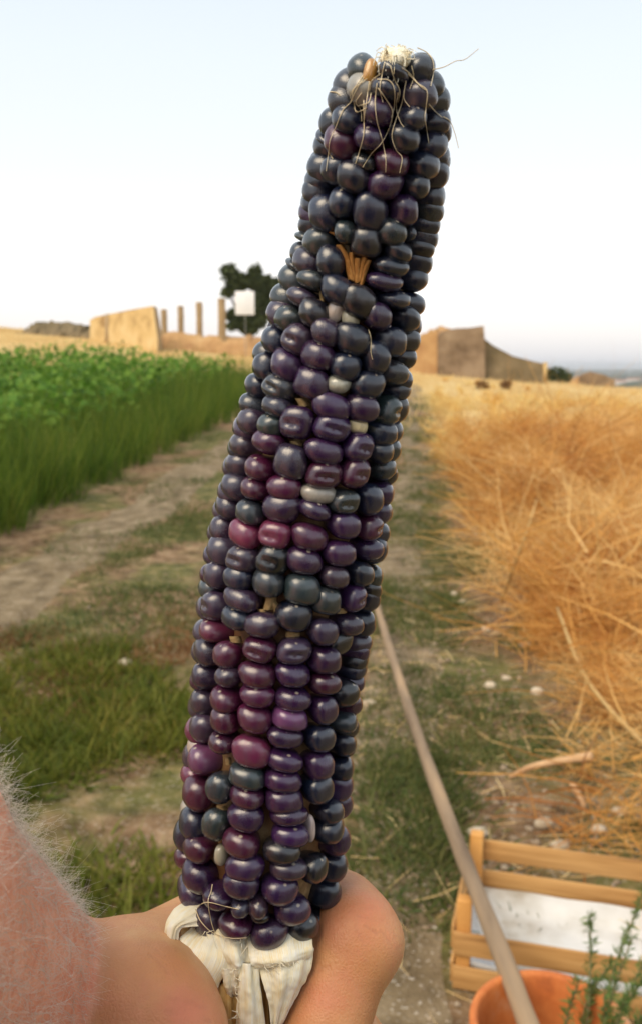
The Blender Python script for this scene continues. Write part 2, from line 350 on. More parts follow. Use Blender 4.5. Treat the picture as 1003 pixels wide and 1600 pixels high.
dr = unit(np.stack([rng.normal(.10, .24, N), rng.normal(-.05, .22, N), np.ones(N)], 1))
f1 = ribbons('crop_foliage', b, dr, hgt, rng.normal(0, .16, (N, 3)), rng.uniform(.005, .013, N), M_feather, 3)
tag(f1, 'bed of feathery upright green crop along the path edge', 'crop', kind='stuff')
b = scatter(30000, -13, -4.5, 7.5, 24, 1.3); N = len(b); b[:, 2] += rng.uniform(.12, 1.05, N) ** .75 * (.62 + .46 * bumpy(b))
f2 = leaves('leafy_crop', b, rng.normal(size=(N, 3)) + (0, -.2, -.2), unit(rng.normal(size=(N, 3)) * .6 + (0, -.3, 1)), rng.uniform(.07, .15, N), .8, M_leafy)
tag(f2, 'broad leafy green crop growing behind the feathery row', 'crop', kind='stuff')

# ---- low weeds on the left verge and sparse grass on the track: tufts of short blades
def tufts(name, c, per, hmin, hmax, wmin, wmax, mat, spread=.05, flat=.75, seg=2):
    n = len(c); N = n * per; cc = np.repeat(c, per, 0); h = np.repeat(rng.uniform(hmin, hmax, n), per); tone = np.repeat(rng.random(n), per)
    o = rng.normal(0, 1, (N, 2)) * (spread * np.repeat(rng.uniform(.5, 1.5, n), per))[:, None]
    p = cc.copy(); p[:, :2] += o; p[:, 2] = terrain(p[:, 0], p[:, 1])
    d = unit(np.stack([rng.normal(0, flat * .6, N) + o[:, 0] / spread * flat * .5, rng.normal(0, flat * .6, N) + o[:, 1] / spread * flat * .5, np.ones(N)], 1))
    return ribbons(name, p, d, h * rng.uniform(.4, 1.15, N), rng.normal(0, .25, (N, 3)) - (0, 0, .12), rng.uniform(wmin, wmax, N), mat, seg, rnd=np.clip(tone * .6 + rng.random(N) * .4, 0, 1))
c = patchy(scatter(2300, -2.6, -.60, 2.0, 4.7, 1.0), 4.3, -.45); c = c[c[:, 1] < 4.1 + .6 * np.sin(c[:, 0] * 3.7) + .35 * (c[:, 0] + 1.4)]
tag(tufts('verge_weeds', c, 24, .03, .12, .004, .012, M_weed, .06, 1.0), 'low lush green weeds on the verge beside the arm', 'weeds', kind='stuff')
c = patchy(scatter(1100, -2.35, -.75, 3.7, 5.3, 1), 5, .1)
tag(tufts('rusty_weeds', c, 9, .02, .08, .004, .010, M_rust, .06, 1.0), 'rusty brown patch of dying weeds between path and green verge', 'weeds', kind='stuff')
bs = [patchy(scatter(2400, -2.3, .3, 4.6, 9, 1.1), 3.1, .0), patchy(scatter(2600, -2.2, .3, 8, 22, 1.1), 2.0, -.2), patchy(scatter(1500, -.2, .62, 2.2, 6.5, 1), 4.4, .1), patchy(scatter(420, -.15, .18, 2.45, 3.3, 1), 5.0, -.5),
      patchy(scatter(900, -3.4, -2.2, 5.0, 16, 1), 3.0, .5), patchy(scatter(1300, -.05, .5, 6, 24, 1.2), 2.4, -.1)]
tag(tufts('track_grass', np.concatenate(bs), 13, .02, .085, .003, .009, M_grass, .05, 1.0), 'sparse short grass tufts growing along the dirt track', 'grass', kind='stuff')

# ---- right: tangled dry golden weeds
def dry_clumps(n, u0, u1, y0, y1, per, hmin, hmax, wmin, wmax, power=1.5, flat=.8):
    c = scatter(n, u0, u1, y0, y1, power); c[:, 0] += .22 * rng.random(n) * (c[:, 0] - .105 * c[:, 1] < u0 + .3); N = n * per; c = np.repeat(c, per, 0)
    sz = np.repeat(rng.uniform(hmin, hmax, n), per)
    start = c + np.stack([rng.normal(0, .10, N), rng.normal(0, .10, N), np.zeros(N)], 1) * (sz / .5)[:, None]
    start[:, 2] = terrain(start[:, 0], start[:, 1]) + rng.random(N) ** 2 * sz * .7
    d = unit(np.stack([rng.normal(0, flat, N), rng.normal(0, flat, N), rng.uniform(.15, 1.0, N)], 1))
    cr_ = np.repeat(rng.random(n), per)
    return start, d, sz * rng.uniform(.35, 1.05, N), rng.normal(0, .3, (N, 3)) + (0, 0, -.25), rng.uniform(wmin, wmax, N), np.clip(cr_ * .72 + rng.random(N) * .35, 0, 1)
parts = [dry_clumps(70, .50, 2.1, 2.4, 5, 105, .22, .42, .0025, .006, 1, 1.1), dry_clumps(26, .65, 2.1, 2.6, 5, 16, .35, .6, .006, .011, 1, 1.3), dry_clumps(115, .45, 4.5, 4.6, 10, 190, .3, .6, .004, .009, 1),
         dry_clumps(205, .30, 7, 8, 15, 95, .28, .62, .006, .014, 1), dry_clumps(40, .75, 4.7, 4.0, 14, 300, .6, .95, .005, .011, 1, .9)]
cat = [np.concatenate(q) for q in zip(*parts)]
d1 = ribbons('dry_weeds', cat[0], cat[1], cat[2], cat[3], cat[4], M_dry, 3, rnd=cat[5], taper=.6)
tag(d1, 'tangle of dry golden orange weeds filling the right side of the track', 'dry weeds', kind='stuff')
parts = [dry_clumps(300, .15, 12, 12, 24, 80, .2, .45, .008, .018, 1), dry_clumps(60, .2, 20, 20, 34, 50, .15, .3, .012, .03, 1)]
cat = [np.concatenate(q) for q in zip(*parts)]
d1 = ribbons('golden_weeds', cat[0], cat[1], cat[2], cat[3], cat[4], M_gold, 3, rnd=cat[5], taper=.6)
tag(d1, 'paler golden dry weeds farther up the right side of the track', 'dry weeds', kind='stuff')
b = scatter(34000, -30, 40, 16, 46, 1.0); N = len(b)
d2 = ribbons('stubble', b, unit(np.stack([rng.normal(0, .3, N), rng.normal(0, .3, N), np.ones(N)], 1)), rng.uniform(.06, .2, N), rng.normal(0, .2, (N, 3)), rng.uniform(.012, .03, N), M_dryl, 2)
tag(d2, 'pale cut straw stubble covering the rising field', 'stubble', kind='stuff')
def litter(n, x0, x1, y0, y1):
    b = np.stack([rng.uniform(x0, x1, n), rng.uniform(y0, y1, n), np.zeros(n)], 1); b[:, 2] = terrain(b[:, 0], b[:, 1]) + .012
    a = rng.random(n) * 6.28
    return b, np.stack([np.cos(a), np.sin(a), rng.normal(0, .08, n)], 1)
b, d = litter(1300, -.2, 2.2, 1.6, 5.5)
d3 = ribbons('straw_litter', b, d, rng.uniform(.03, .16, len(b)), rng.normal(0, .12, (len(b), 3)), rng.uniform(.002, .005, len(b)), M_dryl, 2, taper=.3)
tag(d3, 'scattered bits of dry straw lying on the bare soil', 'straw', kind='stuff')

# ---- pebbles and stones
ico = bmesh.new(); bmesh.ops.create_icosphere(ico, subdivisions=1, radius=1); IV = np.array([v.co[:] for v in ico.verts]); IF = np.array([[v.index for v in f.verts] for f in ico.faces]); ico.free()
ico = bmesh.new(); bmesh.ops.create_icosphere(ico, subdivisions=2, radius=1); IV2 = np.array([v.co[:] for v in ico.verts]); IF2 = np.array([[v.index for v in f.verts] for f in ico.faces]); ico.free()
def pebbles(n, pos, smin, smax):
    s = rng.uniform(0, 1, n) ** 3 * (smax - smin) + smin
    V = IV[None] * (s[:, None, None] * rng.uniform(.6, 1.2, (n, 1, 3)) * np.array((1, 1, .6))) * (1 + rng.normal(0, .12, (n, len(IV), 1))) + pos[:, None]
    F = IF[None] + (np.arange(n) * len(IV))[:, None, None]; return V.reshape(-1, 3), F.reshape(-1, 3)
pp = np.concatenate([np.stack([rng.normal(.62, .22, 1100), rng.uniform(2.0, 5.6, 1100)], 1), np.stack([rng.uniform(-.1, 1.6, 900), rng.uniform(1.5, 3.2, 900)], 1), np.stack([rng.uniform(-3, 0, 700), rng.uniform(3, 9, 700)], 1)])
pz = np.concatenate([pp, terrain(pp[:, 0], pp[:, 1])[:, None] + .003], 1)
V, F = pebbles(len(pz), pz, .004, .018)
tag(obj('gravel', V, F, M_gravel, sm=True), 'loose pale gravel scattered along the right rut and bare soil', 'gravel', kind='stuff')
for px, py, s, lab in [(708, 933, .03, 'pale stone at the left edge of the dry weeds, upper one of a close pair'), (722, 945, .022, 'pale stone at the left edge of the dry weeds, lower one of a close pair'),
                  (765, 1075, .03, 'pale stone in the gravel beside the weeds, first of three in a row'), (790, 1062, .025, 'smaller pale stone in the gravel, middle of three in a row'), (838, 1085, .035, 'pale stone closest to the dry weeds, last of three in a row'),
                  (745, 1305, .035, 'pale stone on the soil just behind the crate corner'), (968, 1270, .03, 'pale stone behind the crate, farthest from the pole'), (935, 1300, .028, 'smaller pale stone behind the top slat of the crate'),
                  (850, 1290, .035, 'rounded pale stone behind the middle of the crate'), (195, 1040, .04, 'lone pale stone on the grassy verge at the other side of the cob'), (575, 1100, .035, 'pale stone on the track between cob and pole'),
                  (875, 1325, .03, 'pale stone touching the back top slat of the crate'), (760, 985, .03, 'pale stone under the edge of the leaning straw stalk'), (820, 1010, .035, 'pale stone half buried under the near dry weeds')]:
    g = G(px, py); o = obj('stone', IV2 * np.array((s, s * .8, s * .6)) * (1 + rng.normal(0, .08, (len(IV2), 1))) + (g[0], g[1], ter(g[0], g[1]) + s * .25), IF2, M_stone, sm=True)
    tag(o, lab, 'stone', 'loose pale stones on the ground')

# ---- dead branch and stalks in the weeds
def tube_obj(name, pts, r, mat, label, cat, n=14, sides=7):
    pth = spline(pts, n); V, F = tube_closed(pth, np.interp(np.linspace(0, 1, n), np.linspace(0, 1, len(r)), r), sides)
    return tag(obj(name, V, F, mat, sm=True), label, cat)
tube_obj('dead_branch', [G(795, 1215, .03), G(830, 1198, .08), G(880, 1188, .12), G(925, 1182, .15)], [.008, .012, .013, .018], M_branch, 'bent reddish dead branch lying in front of the dry weeds', 'branch')
tube_obj('broken_twig', [G(893, 1225, .06), G(905, 1245, .04), G(912, 1262, .01)], [.011, .011, .009], M_branch, 'short broken twig sticking up below the dead branch', 'twig')
tube_obj('straw_stalk', [G(782, 940, .02), P(812, 860, 5.0), P(838, 780, 5.05)], [.013, .009, .004], M_dryl, 'single tall pale straw stalk leaning in the dry weeds', 'stalk')
tube_obj('straw_stalk', [P(870, 950, 4.4), P(915, 1060, 3.9), P(1003, 1160, 3.4), P(1060, 1200, 3.2)], [.007, .009, .01, .01], M_dryl, 'long pale bent stalk lying across the near dry weeds', 'stalk')

# ---- ruins, left
def wall_poly(name, pts, th, mat, parent, Yf=None, depth=(0, 1, 0)):
    """outline given as world points of the front face, given real thickness"""
    f = np.array(pts); bk = f + np.array(depth) * th; n = len(f)
    return obj(name, np.vstack([f, bk]), [tuple(range(n)), tuple(range(2 * n - 1, n - 1, -1))] + [(i, i + n, (i + 1) % n + n, (i + 1) % n) for i in range(n)], mat, parent)
r = empty('ruined_wall', (at(200, 535, 39)[0], 39, ter(at(200, 535, 39)[0], 39)))
tag(r, 'roofless yellow plastered wall with a slanting top', 'ruin')
wall_poly('wall', [at(141, 545, 42.5), at(165, 547, 41.6), at(165, 492, 41.6), at(150, 495, 42.2), at(141, 500, 42.5)], .6, M_plaster, r)
wall_poly('brick_pier', [at(164.5, 547, 41.4), at(170, 548, 41.2), at(170, 490, 41.2), at(164.5, 491.5, 41.4)], .7, M_ruin2, r)
wall_poly('wall', [at(170, 549, 41.2), at(247, 560, 38.2), at(247, 530, 38.2), at(240, 478, 38.4), at(205, 484, 39.7), at(170, 491, 41.2)], .6, M_plaster, r)
wall_poly('broken_edge', [at(247, 560, 38.2), at(252, 560, 39.4), at(250, 520, 39.4), at(243, 480, 39.4), at(240.2, 478.5, 38.4), at(247, 530, 38.15)], .5, M_ruin2, r)
def mound(name, pxs, tops, Y, dep, mat, base=None, seed=0, rough=.12):
    r_ = np.random.default_rng(seed); n = 40; px = np.linspace(pxs[0], pxs[-1], n); top = np.interp(px, pxs, tops)
    prof = np.array([(-1, -.06), (-.75, .35), (-.45, .75), (-.15, .97), (.1, 1), (.45, .7), (.8, .3), (1, -.06)]); V = []
    for i in range(n):
        t = at(px[i], top[i], Y); g = ter(t[0], Y)
        for q, (a, hh) in enumerate(prof):
            y = Y + a * dep; gg = ter(t[0], y)
            V.append((t[0] + r_.normal(0, rough * .5), y + r_.normal(0, rough), (gg - .3 if hh < 0 else gg + (t[2] - g) * hh + r_.normal(0, rough * .5))))
    k = len(prof); F = [(i * k + j, i * k + j + 1, (i + 1) * k + j + 1, (i + 1) * k + j) for i in range(n - 1) for j in range(k - 1)]
    return obj(name, V, F, mat)
tag(mound('earth_mound', [30, 50, 62, 100, 135, 150], [528, 510, 502, 504, 508, 520], 43.5, 1.3, M_brown, seed=1), 'low brown mound of collapsed rubble beside the yellow wall', 'mound')
tag(mound('rubble_bank', [236, 262, 320, 380, 440, 520], [533, 518, 525, 527, 526, 533], 41.5, 1.2, M_orange, seed=2), 'low orange rubble bank under the row of pillars', 'rubble')
for px, top, w, Y, lab in [(256, 483, 9, 44, 'shortest thin stone pillar nearest to the yellow wall'), (282, 478, 9, 43, 'thin stone pillar second from the yellow wall'),
                           (311, 472, 9.5, 42, 'thin stone pillar third from the yellow wall'), (346, 466, 11.5, 41, 'tallest stone pillar closest to the tree')]:
    a, b_ = at(px - w / 2, top, Y), at(px + w / 2, top, Y); g = ter(a[0], Y) - .1; wd = b_[0] - a[0]; cx = (a[0] + b_[0]) / 2
    pth = [(cx + random.uniform(-.008, .008), Y + wd / 2, g + (a[2] - g) * k / 9) for k in range(10)]; V, F = tube_closed(pth, [wd / 2 * random.uniform(1.08, 1.2) for k in range(10)], 6)
    tag(obj('stone_pillar', V, F, M_ruin2), lab, 'pillar', 'row of bare stone pillars by the ruin')
# sign
c = at(383, 473.5, 40); hw = abs(at(398, 473, 40)[0] - c[0]); hh_ = at(383, 455, 40)[2] - c[2]; g = ter(c[0], 40)
r = empty('sign_board', (c[0], 40, g)); tag(r, 'blank white square board standing before the dark tree', 'sign')
mb = MB(); mb.hexa([(c[0] + a * hw, 40 + e * .02, c[2] + s * hh_) for s in (-1, 1) for a, e in ((-1, -1), (1, -1), (1, 1), (-1, 1))]); mb.build('board', M_white, r, bevel=.008)
V, F = tube_closed([(c[0], 40.06, g - .2), (c[0], 40.06, c[2] + hh_ * .8)], [.010, .010], 8); obj('post', V, F, M_metal, r)

# ---- tree behind the sign
def tree(px, base_py, Y, lobes, n, lab):
    bx = at(px, base_py, Y); g = ter(bx[0], Y); r = empty('tree', (bx[0], Y, g)); tag(r, lab, 'tree', 'dark trees behind the pillars')
    pts = []; paths = []; rads = []
    top = at(px, 455, Y)
    paths.append(spline([(bx[0], Y, g - .2), (bx[0] + .1, Y, g + .8), (top[0], Y + .1, top[2])], 8)); rads.append(np.linspace(.22, .06, 8))
    lobes = [(lx + rng.normal(0, lr * .34), ly + rng.normal(0, lr * .34), lr * rng.uniform(.40, .75)) for lx, ly, lr in lobes for _ in range(7)]
    for lx, ly, lr in lobes:
        c = at(lx, ly, Y); R = lr * Y / FPX; k = int(n * lr * lr)
        d = unit(rng.normal(size=(k, 3))); q = c + d * (rng.random(k) ** .45 * R)[:, None] * (1, .9, .85) + rng.normal(0, R * .12, (k, 3)); pts.append(q)
        paths.append(spline([(bx[0] + .1, Y, g + .9), ((bx[0] + c[0]) / 2, Y + .2, (g + 1 + c[2]) / 2), c], 6)); rads.append(np.linspace(.1, .02, 6))
    V, F = tubes(paths, rads, 6); obj('trunk', V, F, M_trunk, r, True)
    q = np.concatenate(pts); k = len(q)
    leaves('crown', q, rng.normal(size=(k, 3)), rng.normal(size=(k, 3)), rng.uniform(.12, .30, k), .65, M_tree, r)
tree(388, 522, 55, [(376, 438, 18), (396, 434, 18), (415, 448, 17), (406, 470, 19), (370, 456, 12), (385, 480, 15), (374, 503, 15), (390, 511, 13), (424, 476, 14), (362, 447, 9), (364, 492, 10), (408, 500, 10)], 4.5, 'bigger dark rounded tree standing behind the white board')
tree(446, 520, 57, [(424, 460, 13), (434, 450, 14), (450, 446, 15), (442, 475, 16), (430, 490, 11), (460, 470, 16)], 4.5, 'smaller dark tree half hidden behind the corn cob')

# ---- ruin, right
r = empty('ruined_building', (at(720, 570, 40)[0], 40, ter(at(720, 570, 40)[0], 40))); tag(r, 'broken brown ruin wall with a sharp peak falling to one side', 'ruin')
wall_poly('wall', [at(683, 592, 39.5), at(757, 592, 39.5), at(757, 536, 39.5), at(756, 522, 39.5), at(755, 509, 39.5), at(735, 512, 39.5), at(712, 513, 39.5), at(692, 517, 39.5), at(683, 526, 39.5)], .6, M_ruin, r)
wall_poly('fallen_wall', [at(757, 594, 40), at(848, 600, 40), at(848, 568, 40), at(826, 563, 40), at(800, 556, 40), at(785, 548, 40), at(770, 540, 40), at(757, 530, 40)], .8, M_brown, r)
wall_poly('side_wall', [at(640, 590, 40.2), at(683, 592, 39.6), at(683, 520, 39.6), at(668, 519, 39.8), at(655, 525, 40), at(640, 530, 40.2)], .5, M_orange, r)
tag(mound('earth_bank', [600, 650, 668, 690, 715, 735], [550, 530, 516, 513, 514, 525], 42.5, 1.3, M_orange, seed=4), 'orange earth bank heaped behind the peaked ruin wall', 'mound')
r = empty('low_ruin', (at(925, 595, 44)[0], 44, ter(at(925, 595, 44)[0], 44))); tag(r, 'low brown broken wall at the field edge near the plain', 'ruin')
wall_poly('wall', [at(905, 620, 44), at(960, 620, 44), at(960, 594, 44), at(945, 586, 44), at(925, 581, 44), at(912, 584, 44), at(905, 590, 44)], .5, M_ruin, r)
wall_poly('side_wall', [at(893, 618, 44.4), at(905, 618, 44.1), at(905, 588, 44.1), at(893, 597, 44.4)], .5, M_orange, r)
a = at(850, 600, 42); mb = MB(); mb.hexa([(a[0] + sx_ * .08, 42 + sy_ * .08, z) for z in (ter(a[0], 42) - .1, at(850, 566, 42)[2]) for sx_, sy_ in ((-1, -1), (1, -1), (1, 1), (-1, 1))])
tag(mb.build('boundary_post', M_plaster), 'short pale post at the low end of the fallen wall', 'post')
def shrub(px, py, Y, w, h, mat, n, lab, cat, group, ls=(.06, .14)):
    c = at(px, py, Y); g = ter(c[0], Y); R = w * Y / FPX; H = h * Y / FPX; d = unit(rng.normal(size=(n, 3))) * (rng.random(n) ** .5)[:, None]
    q = np.array((c[0], Y, g + H * .45)) + d * (R, R, H * .55)
    o = leaves('shrub', q - (c[0], Y, g), rng.normal(size=(n, 3)), rng.normal(size=(n, 3)), rng.uniform(*ls, n), .6, mat); o.location = (c[0], Y, g); tag(o, lab, cat, group)
shrub(752, 603, 30, 10, 13, M_rust, 260, 'small orange shrub closer to the cob on the pale slope', 'shrub', 'orange shrubs on the slope')
shrub(790, 603, 31, 9, 13, M_rust, 260, 'small orange shrub farther from the cob on the pale slope', 'shrub', 'orange shrubs on the slope')
for i, (px, h, lab) in enumerate([(862, 24, 'dark bush just past the pale post'), (880, 20, 'dark bush between the post and the low ruin')]):
    shrub(px, 600, 48, 11, h, M_tree, 320, lab, 'bush', 'bushes behind the field edge', (.15, .35))

# ---- far plain: woods and a few pale houses
xs = []; n = 3500; yy = rng.uniform(500, 5500, n); xx = yy * rng.uniform(-.6, .6, n); ok = np.sin(xx * .011 + 2 * np.sin(yy * .004)) + np.sin(yy * .006) > -.1
xx, yy = xx[ok], yy[ok]; n = len(xx); s = rng.uniform(5, 13, n)
V = (IV[None] * s[:, None, None] * rng.uniform(.8, 1.6, (n, 1, 3)) * np.array((1.6, 1, .55)) + np.stack([xx, yy, terrain(xx, yy) + s * .2], 1)[:, None]).reshape(-1, 3)
tag(obj('distant_woods', V, (IF[None] + (np.arange(n) * len(IV))[:, None, None]).reshape(-1, 3), M_bush), 'dark woods scattered over the far plain', 'woods', kind='stuff')
for px, Y, lab in [(905, 1500, 'leftmost of the four'), (942, 1750, 'second of four from the left'), (968, 1450, 'third of four from the left'), (990, 1650, 'rightmost of the four')]:
    d = ray(px, 580); x = d[0] / d[1] * Y; g = ter(x, Y); r = empty('farm_house', (x, Y, g)); tag(r, 'tiny pale tiled house on the far plain, ' + lab, 'house', 'pale houses on the far plain')
    w, dp, h = random.uniform(9, 14), 8, 6
    mb = MB(); mb.hexa([(x + a * w, Y + e * dp, g + z) for z in (-1, h) for a, e in ((-1, -1), (1, -1), (1, 1), (-1, 1))]); mb.build('wall', M_wall, r)
    obj('roof', [(x - w - .5, Y - dp - .5, g + h + .01), (x + w + .5, Y - dp - .5, g + h + .01), (x + w + .5, Y + dp + .5, g + h + .01), (x - w - .5, Y + dp + .5, g + h + .01), (x - w, Y, g + h + 3), (x + w, Y, g + h + 3)],
        [(0, 1, 5, 4), (2, 3, 4, 5), (1, 2, 5), (3, 0, 4), (3, 2, 1, 0)], M_roof, r)

# ================================================================ CRATE, POT, ROSEMARY, POLE
A = G(706, 1545); B0 = G(728, 1372, .2); B1 = G(1003, 1412, .2); ex = B1 - B0; ex[2] = 0; ex /= np.linalg.norm(ex); ez = np.array((0, 0, 1.)); ey = np.cross(ez, ex)
LEN, WID, HT = .56, .36, .21
r = empty('fruit_crate', A); tag(r, 'slatted pale wooden fruit crate lined with a white sheet', 'crate')
def cpt(x, y, z): return A + ex * x + ey * y + ez * z
for x in (.022, LEN - .022):
    for y in (.022, WID - .022):
        mb = MB(); mb.board(cpt(x, y, .0), cpt(x, y, HT + .022), ey, .034, .034); mb.build('corner_post', M_post, r, bevel=.002)
for y, zs in ((-.002, (.036, .126)), (WID + .002, (.082, .172))):
    for z in zs:
        mb = MB(); mb.board(cpt(.0, y, z), cpt(LEN, y, z), ez, .008, .059); mb.build('slat', M_wood, r, bevel=.0015)
for x in (-.003, LEN + .003):
    for z in (.045, .135):
        mb = MB(); mb.board(cpt(x, .004, z), cpt(x, WID - .004, z), ez, .008, .058); mb.build('end_slat', M_wood, r, bevel=.0015)
for k in range(5):
    mb = MB(); mb.board(cpt(.008, .05 + k * .066, .014), cpt(LEN - .008, .05 + k * .066, .014), ey, .007, .058); mb.build('bottom_slat', M_wood, r)
gx_ = np.linspace(.012, LEN - .012, 26); gy_ = np.linspace(.012, WID - .012, 18); XX, YY = np.meshgrid(gx_, gy_)
edge = np.minimum(np.minimum(YY - .012, WID - .012 - YY), np.minimum(XX - .012, LEN - .012 - XX))
ZZ = .024 + .006 * np.sin(XX * 31 + YY * 17) * np.sin(YY * 43 + 1) + .045 * np.exp(-edge / .012)
V = np.array([cpt(*q) for q in np.stack([XX, YY, ZZ], -1).reshape(-1, 3)]); i = (np.arange(17)[:, None] * 26 + np.arange(25)[None]).ravel()
o = obj('liner_sheet', V, np.stack([i, i + 1, i + 27, i + 26], 1), M_sheet, sm=True); tag(o, 'crumpled white sheet lining the bottom of the crate', 'sheet')
md = o.modifiers.new('s', 'SOLIDIFY'); md.thickness = .0015
c = cpt(.47, .15, .055); o = obj('stone', IV2 * np.array((.032, .022, .022)) * (1 + rng.normal(0, .07, (len(IV2), 1))) + c, IF2, M_stone, sm=True); tag(o, 'pale lump resting on the white sheet inside the crate', 'stone')

pc = G(860, 1597, .29); PR, PH = .150, .29; zb = 0.0
r = empty('flower_pot', (pc[0], pc[1], 0)); tag(r, 'round orange terracotta pot with a thick rim', 'pot')
prof = [(.100, .0), (.112, .04), (.130, .17), (.138, .235), (.147, .236), (.1505, .245), (.1505, .283), (.148, .29), (.138, .29), (.134, .283), (.131, .235), (.122, .17), (.112, .10), (.0, .10)]
S = 56; V = [(pc[0] + rr * math.cos(2 * math.pi * k / S), pc[1] + rr * math.sin(2 * math.pi * k / S), z) for rr, z in prof for k in range(S)]
F = [(i * S + k, i * S + (k + 1) % S, (i + 1) * S + (k + 1) % S, (i + 1) * S + k) for i in range(len(prof) - 1) for k in range(S)]
obj('pot_wall', V, F, M_terra, r, True)
V = [(pc[0], pc[1], .135)]; 
for q in range(1, 7):
    for k in range(28): rr = .122 * q / 6; V.append((pc[0] + rr * math.cos(k * 2 * math.pi / 28), pc[1] + rr * math.sin(k * 2 * math.pi / 28), .135 + random.uniform(-.006, .006)))
F = [(0, 1 + k, 1 + (k + 1) % 28) for k in range(28)] + [(1 + q * 28 + k, 1 + (q + 1) * 28 + k, 1 + (q + 1) * 28 + (k + 1) % 28, 1 + q * 28 + (k + 1) % 28) for q in range(5) for k in range(28)]
obj('potting_soil', V, F, M_rut, r, True)
# rosemary: rooted in the pot, leaning out over its right rim
r = empty('rosemary_plant', (pc[0] + .05, pc[1], .135)); tag(r, 'thin rosemary sprigs with narrow green needles growing from the terracotta pot', 'plant')
def sprig(tip, base, nleaf, lmin=.014, lmax=.026):
    mid = (np.array(tip) + base) / 2 + rng.normal(0, .012, 3) + (0, 0, .01); pth = spline([base, mid, tip], 14)
    V, F = tubes([pth], [np.linspace(.0032, .0012, 14)], 6); s = obj('sprig', V, F, M_rstem, r, True)
    k = nleaf; u = rng.uniform(.25, 1, k) ** .8; pos = np.stack([np.interp(u, np.linspace(0, 1, 14), pth[:, j]) for j in range(3)], 1)
    ax = unit(rng.normal(size=(k, 3)) + unit(np.array(tip) - base) * 1.1)
    leaves('needles', pos, ax, rng.normal(size=(k, 3)), rng.uniform(lmin, lmax, k), .17, M_rose, s)['kind'] = 'stuff'
pz_ = np.array((pc[0], pc[1], .135))
for px, py, z, bx, by, nl in [(922, 1428, 1.78, .06, .02, 150), (986, 1466, 1.72, .09, .0, 130), (1003, 1400, 1.85, .10, .03, 150), (943, 1545, 1.62, .07, -.03, 110), (905, 1530, 1.66, .04, -.02, 90),
                              (975, 1560, 1.6, .09, -.03, 130), (1010, 1520, 1.6, .10, -.01, 130), (1030, 1450, 1.72, .10, .02, 130), (955, 1500, 1.75, .08, .05, 90), (1000, 1585, 1.55, .10, -.05, 130), (1040, 1560, 1.5, .1, -.04, 120)]:
    sprig(P(px, py, z), pz_ + (bx, by, 0), nl)
# long pole from the pot out across the crate corner to the ground
e = G(572, 905); e[2] = ter(e[0], e[1]) + .022; z_e = (e - ORG).dot((0, cp, -sp))
pl_ = []
for t, dx in ((0, 0), (.2, -2), (.4, -7), (.55, -9), (.7, -8), (.85, -3), (1, 0)):
    iz = (1 - t) / 1.60 + t / z_e; pl_.append((1 / iz, t, dx))
pts = [P(838 + (572 - 838) * t + dx, 1636 + (905 - 1636) * t, z) for z, t, dx in pl_]; pts[-1] = e
tube_obj('wooden_pole', pts, [.0185 + .0035 * abs(math.cos(i * 1.9)) for i in range(16)], M_stick, 'long grey wooden pole slanting from the terracotta pot', 'pole', 40, 12)

# ================================================================ MAIZE COB
AX = np.array([(1460, 403, 92, .302), (1420, 403, 114, .3005), (1350, 408, 129, .298), (1300, 411, 134, .296), (1200, 419, 131, .2925), (1100, 430, 131, .289), (1000, 441, 135, .285), (900, 456, 138, .281),
               (800, 474, 134, .276), (700, 492, 129, .270), (600, 515, 124, .265), (500, 538, 118, .259), (400, 566, 105, .252), (300, 585, 107, .245), (200, 603, 99, .2345), (150, 610, 87, .2285), (118, 615, 68, .2245), (97, 618, 40, .222)])
NS = 240; s_ = np.linspace(0, len(AX) - 1, NS)
tab = spline(AX, NS)
ctr = np.array([P(px, py, z) for py, px, rp_, z in tab]); RAD = tab[:, 2] * tab[:, 3] / FPX
k_ = np.ones(9) / 9
for j in range(3): ctr[4:-4, j] = np.convolve(ctr[:, j], k_, 'same')[4:-4]
T = unit(np.gradient(ctr, axis=0)); tow = unit(ORG - ctr); E1 = unit(tow - T * (tow * T).sum(1, keepdims=True)); E2 = np.cross(T, E1)     # E2 points to image right or left
if (E2[100] @ np.array((1, 0, 0))) < 0: E2 = -E2
arc = np.concatenate([[0], np.cumsum(np.linalg.norm(np.diff(ctr, axis=0), axis=1))])
KD = .0042                                     # kernel half depth
shell = np.maximum(RAD - KD, .002)
TH = np.radians(np.linspace(-105, 105, 211))
def proj(p):
    d = p - ORG; z = d @ np.array((0, cp, -sp)); return CX + d[..., 0] / z * FPX, CY - (d @ np.array((0, sp, cp))) / z * FPX
SH = ctr[:, None] + shell[:, None, None] * (np.cos(TH)[None, :, None] * E1[:, None] + np.sin(TH)[None, :, None] * E2[:, None])
SX, SY = proj(SH); SN = unit(SH - ctr[:, None]); FACE = (SN * unit(ORG - SH)).sum(-1)
def locate(px, py):
    c = (SX - px) ** 2 + (SY - py) ** 2 + np.where(FACE < -.12, 1e6, 0) + 30 * (FACE < .1)
    return np.unravel_index(np.argmin(c), c.shape)

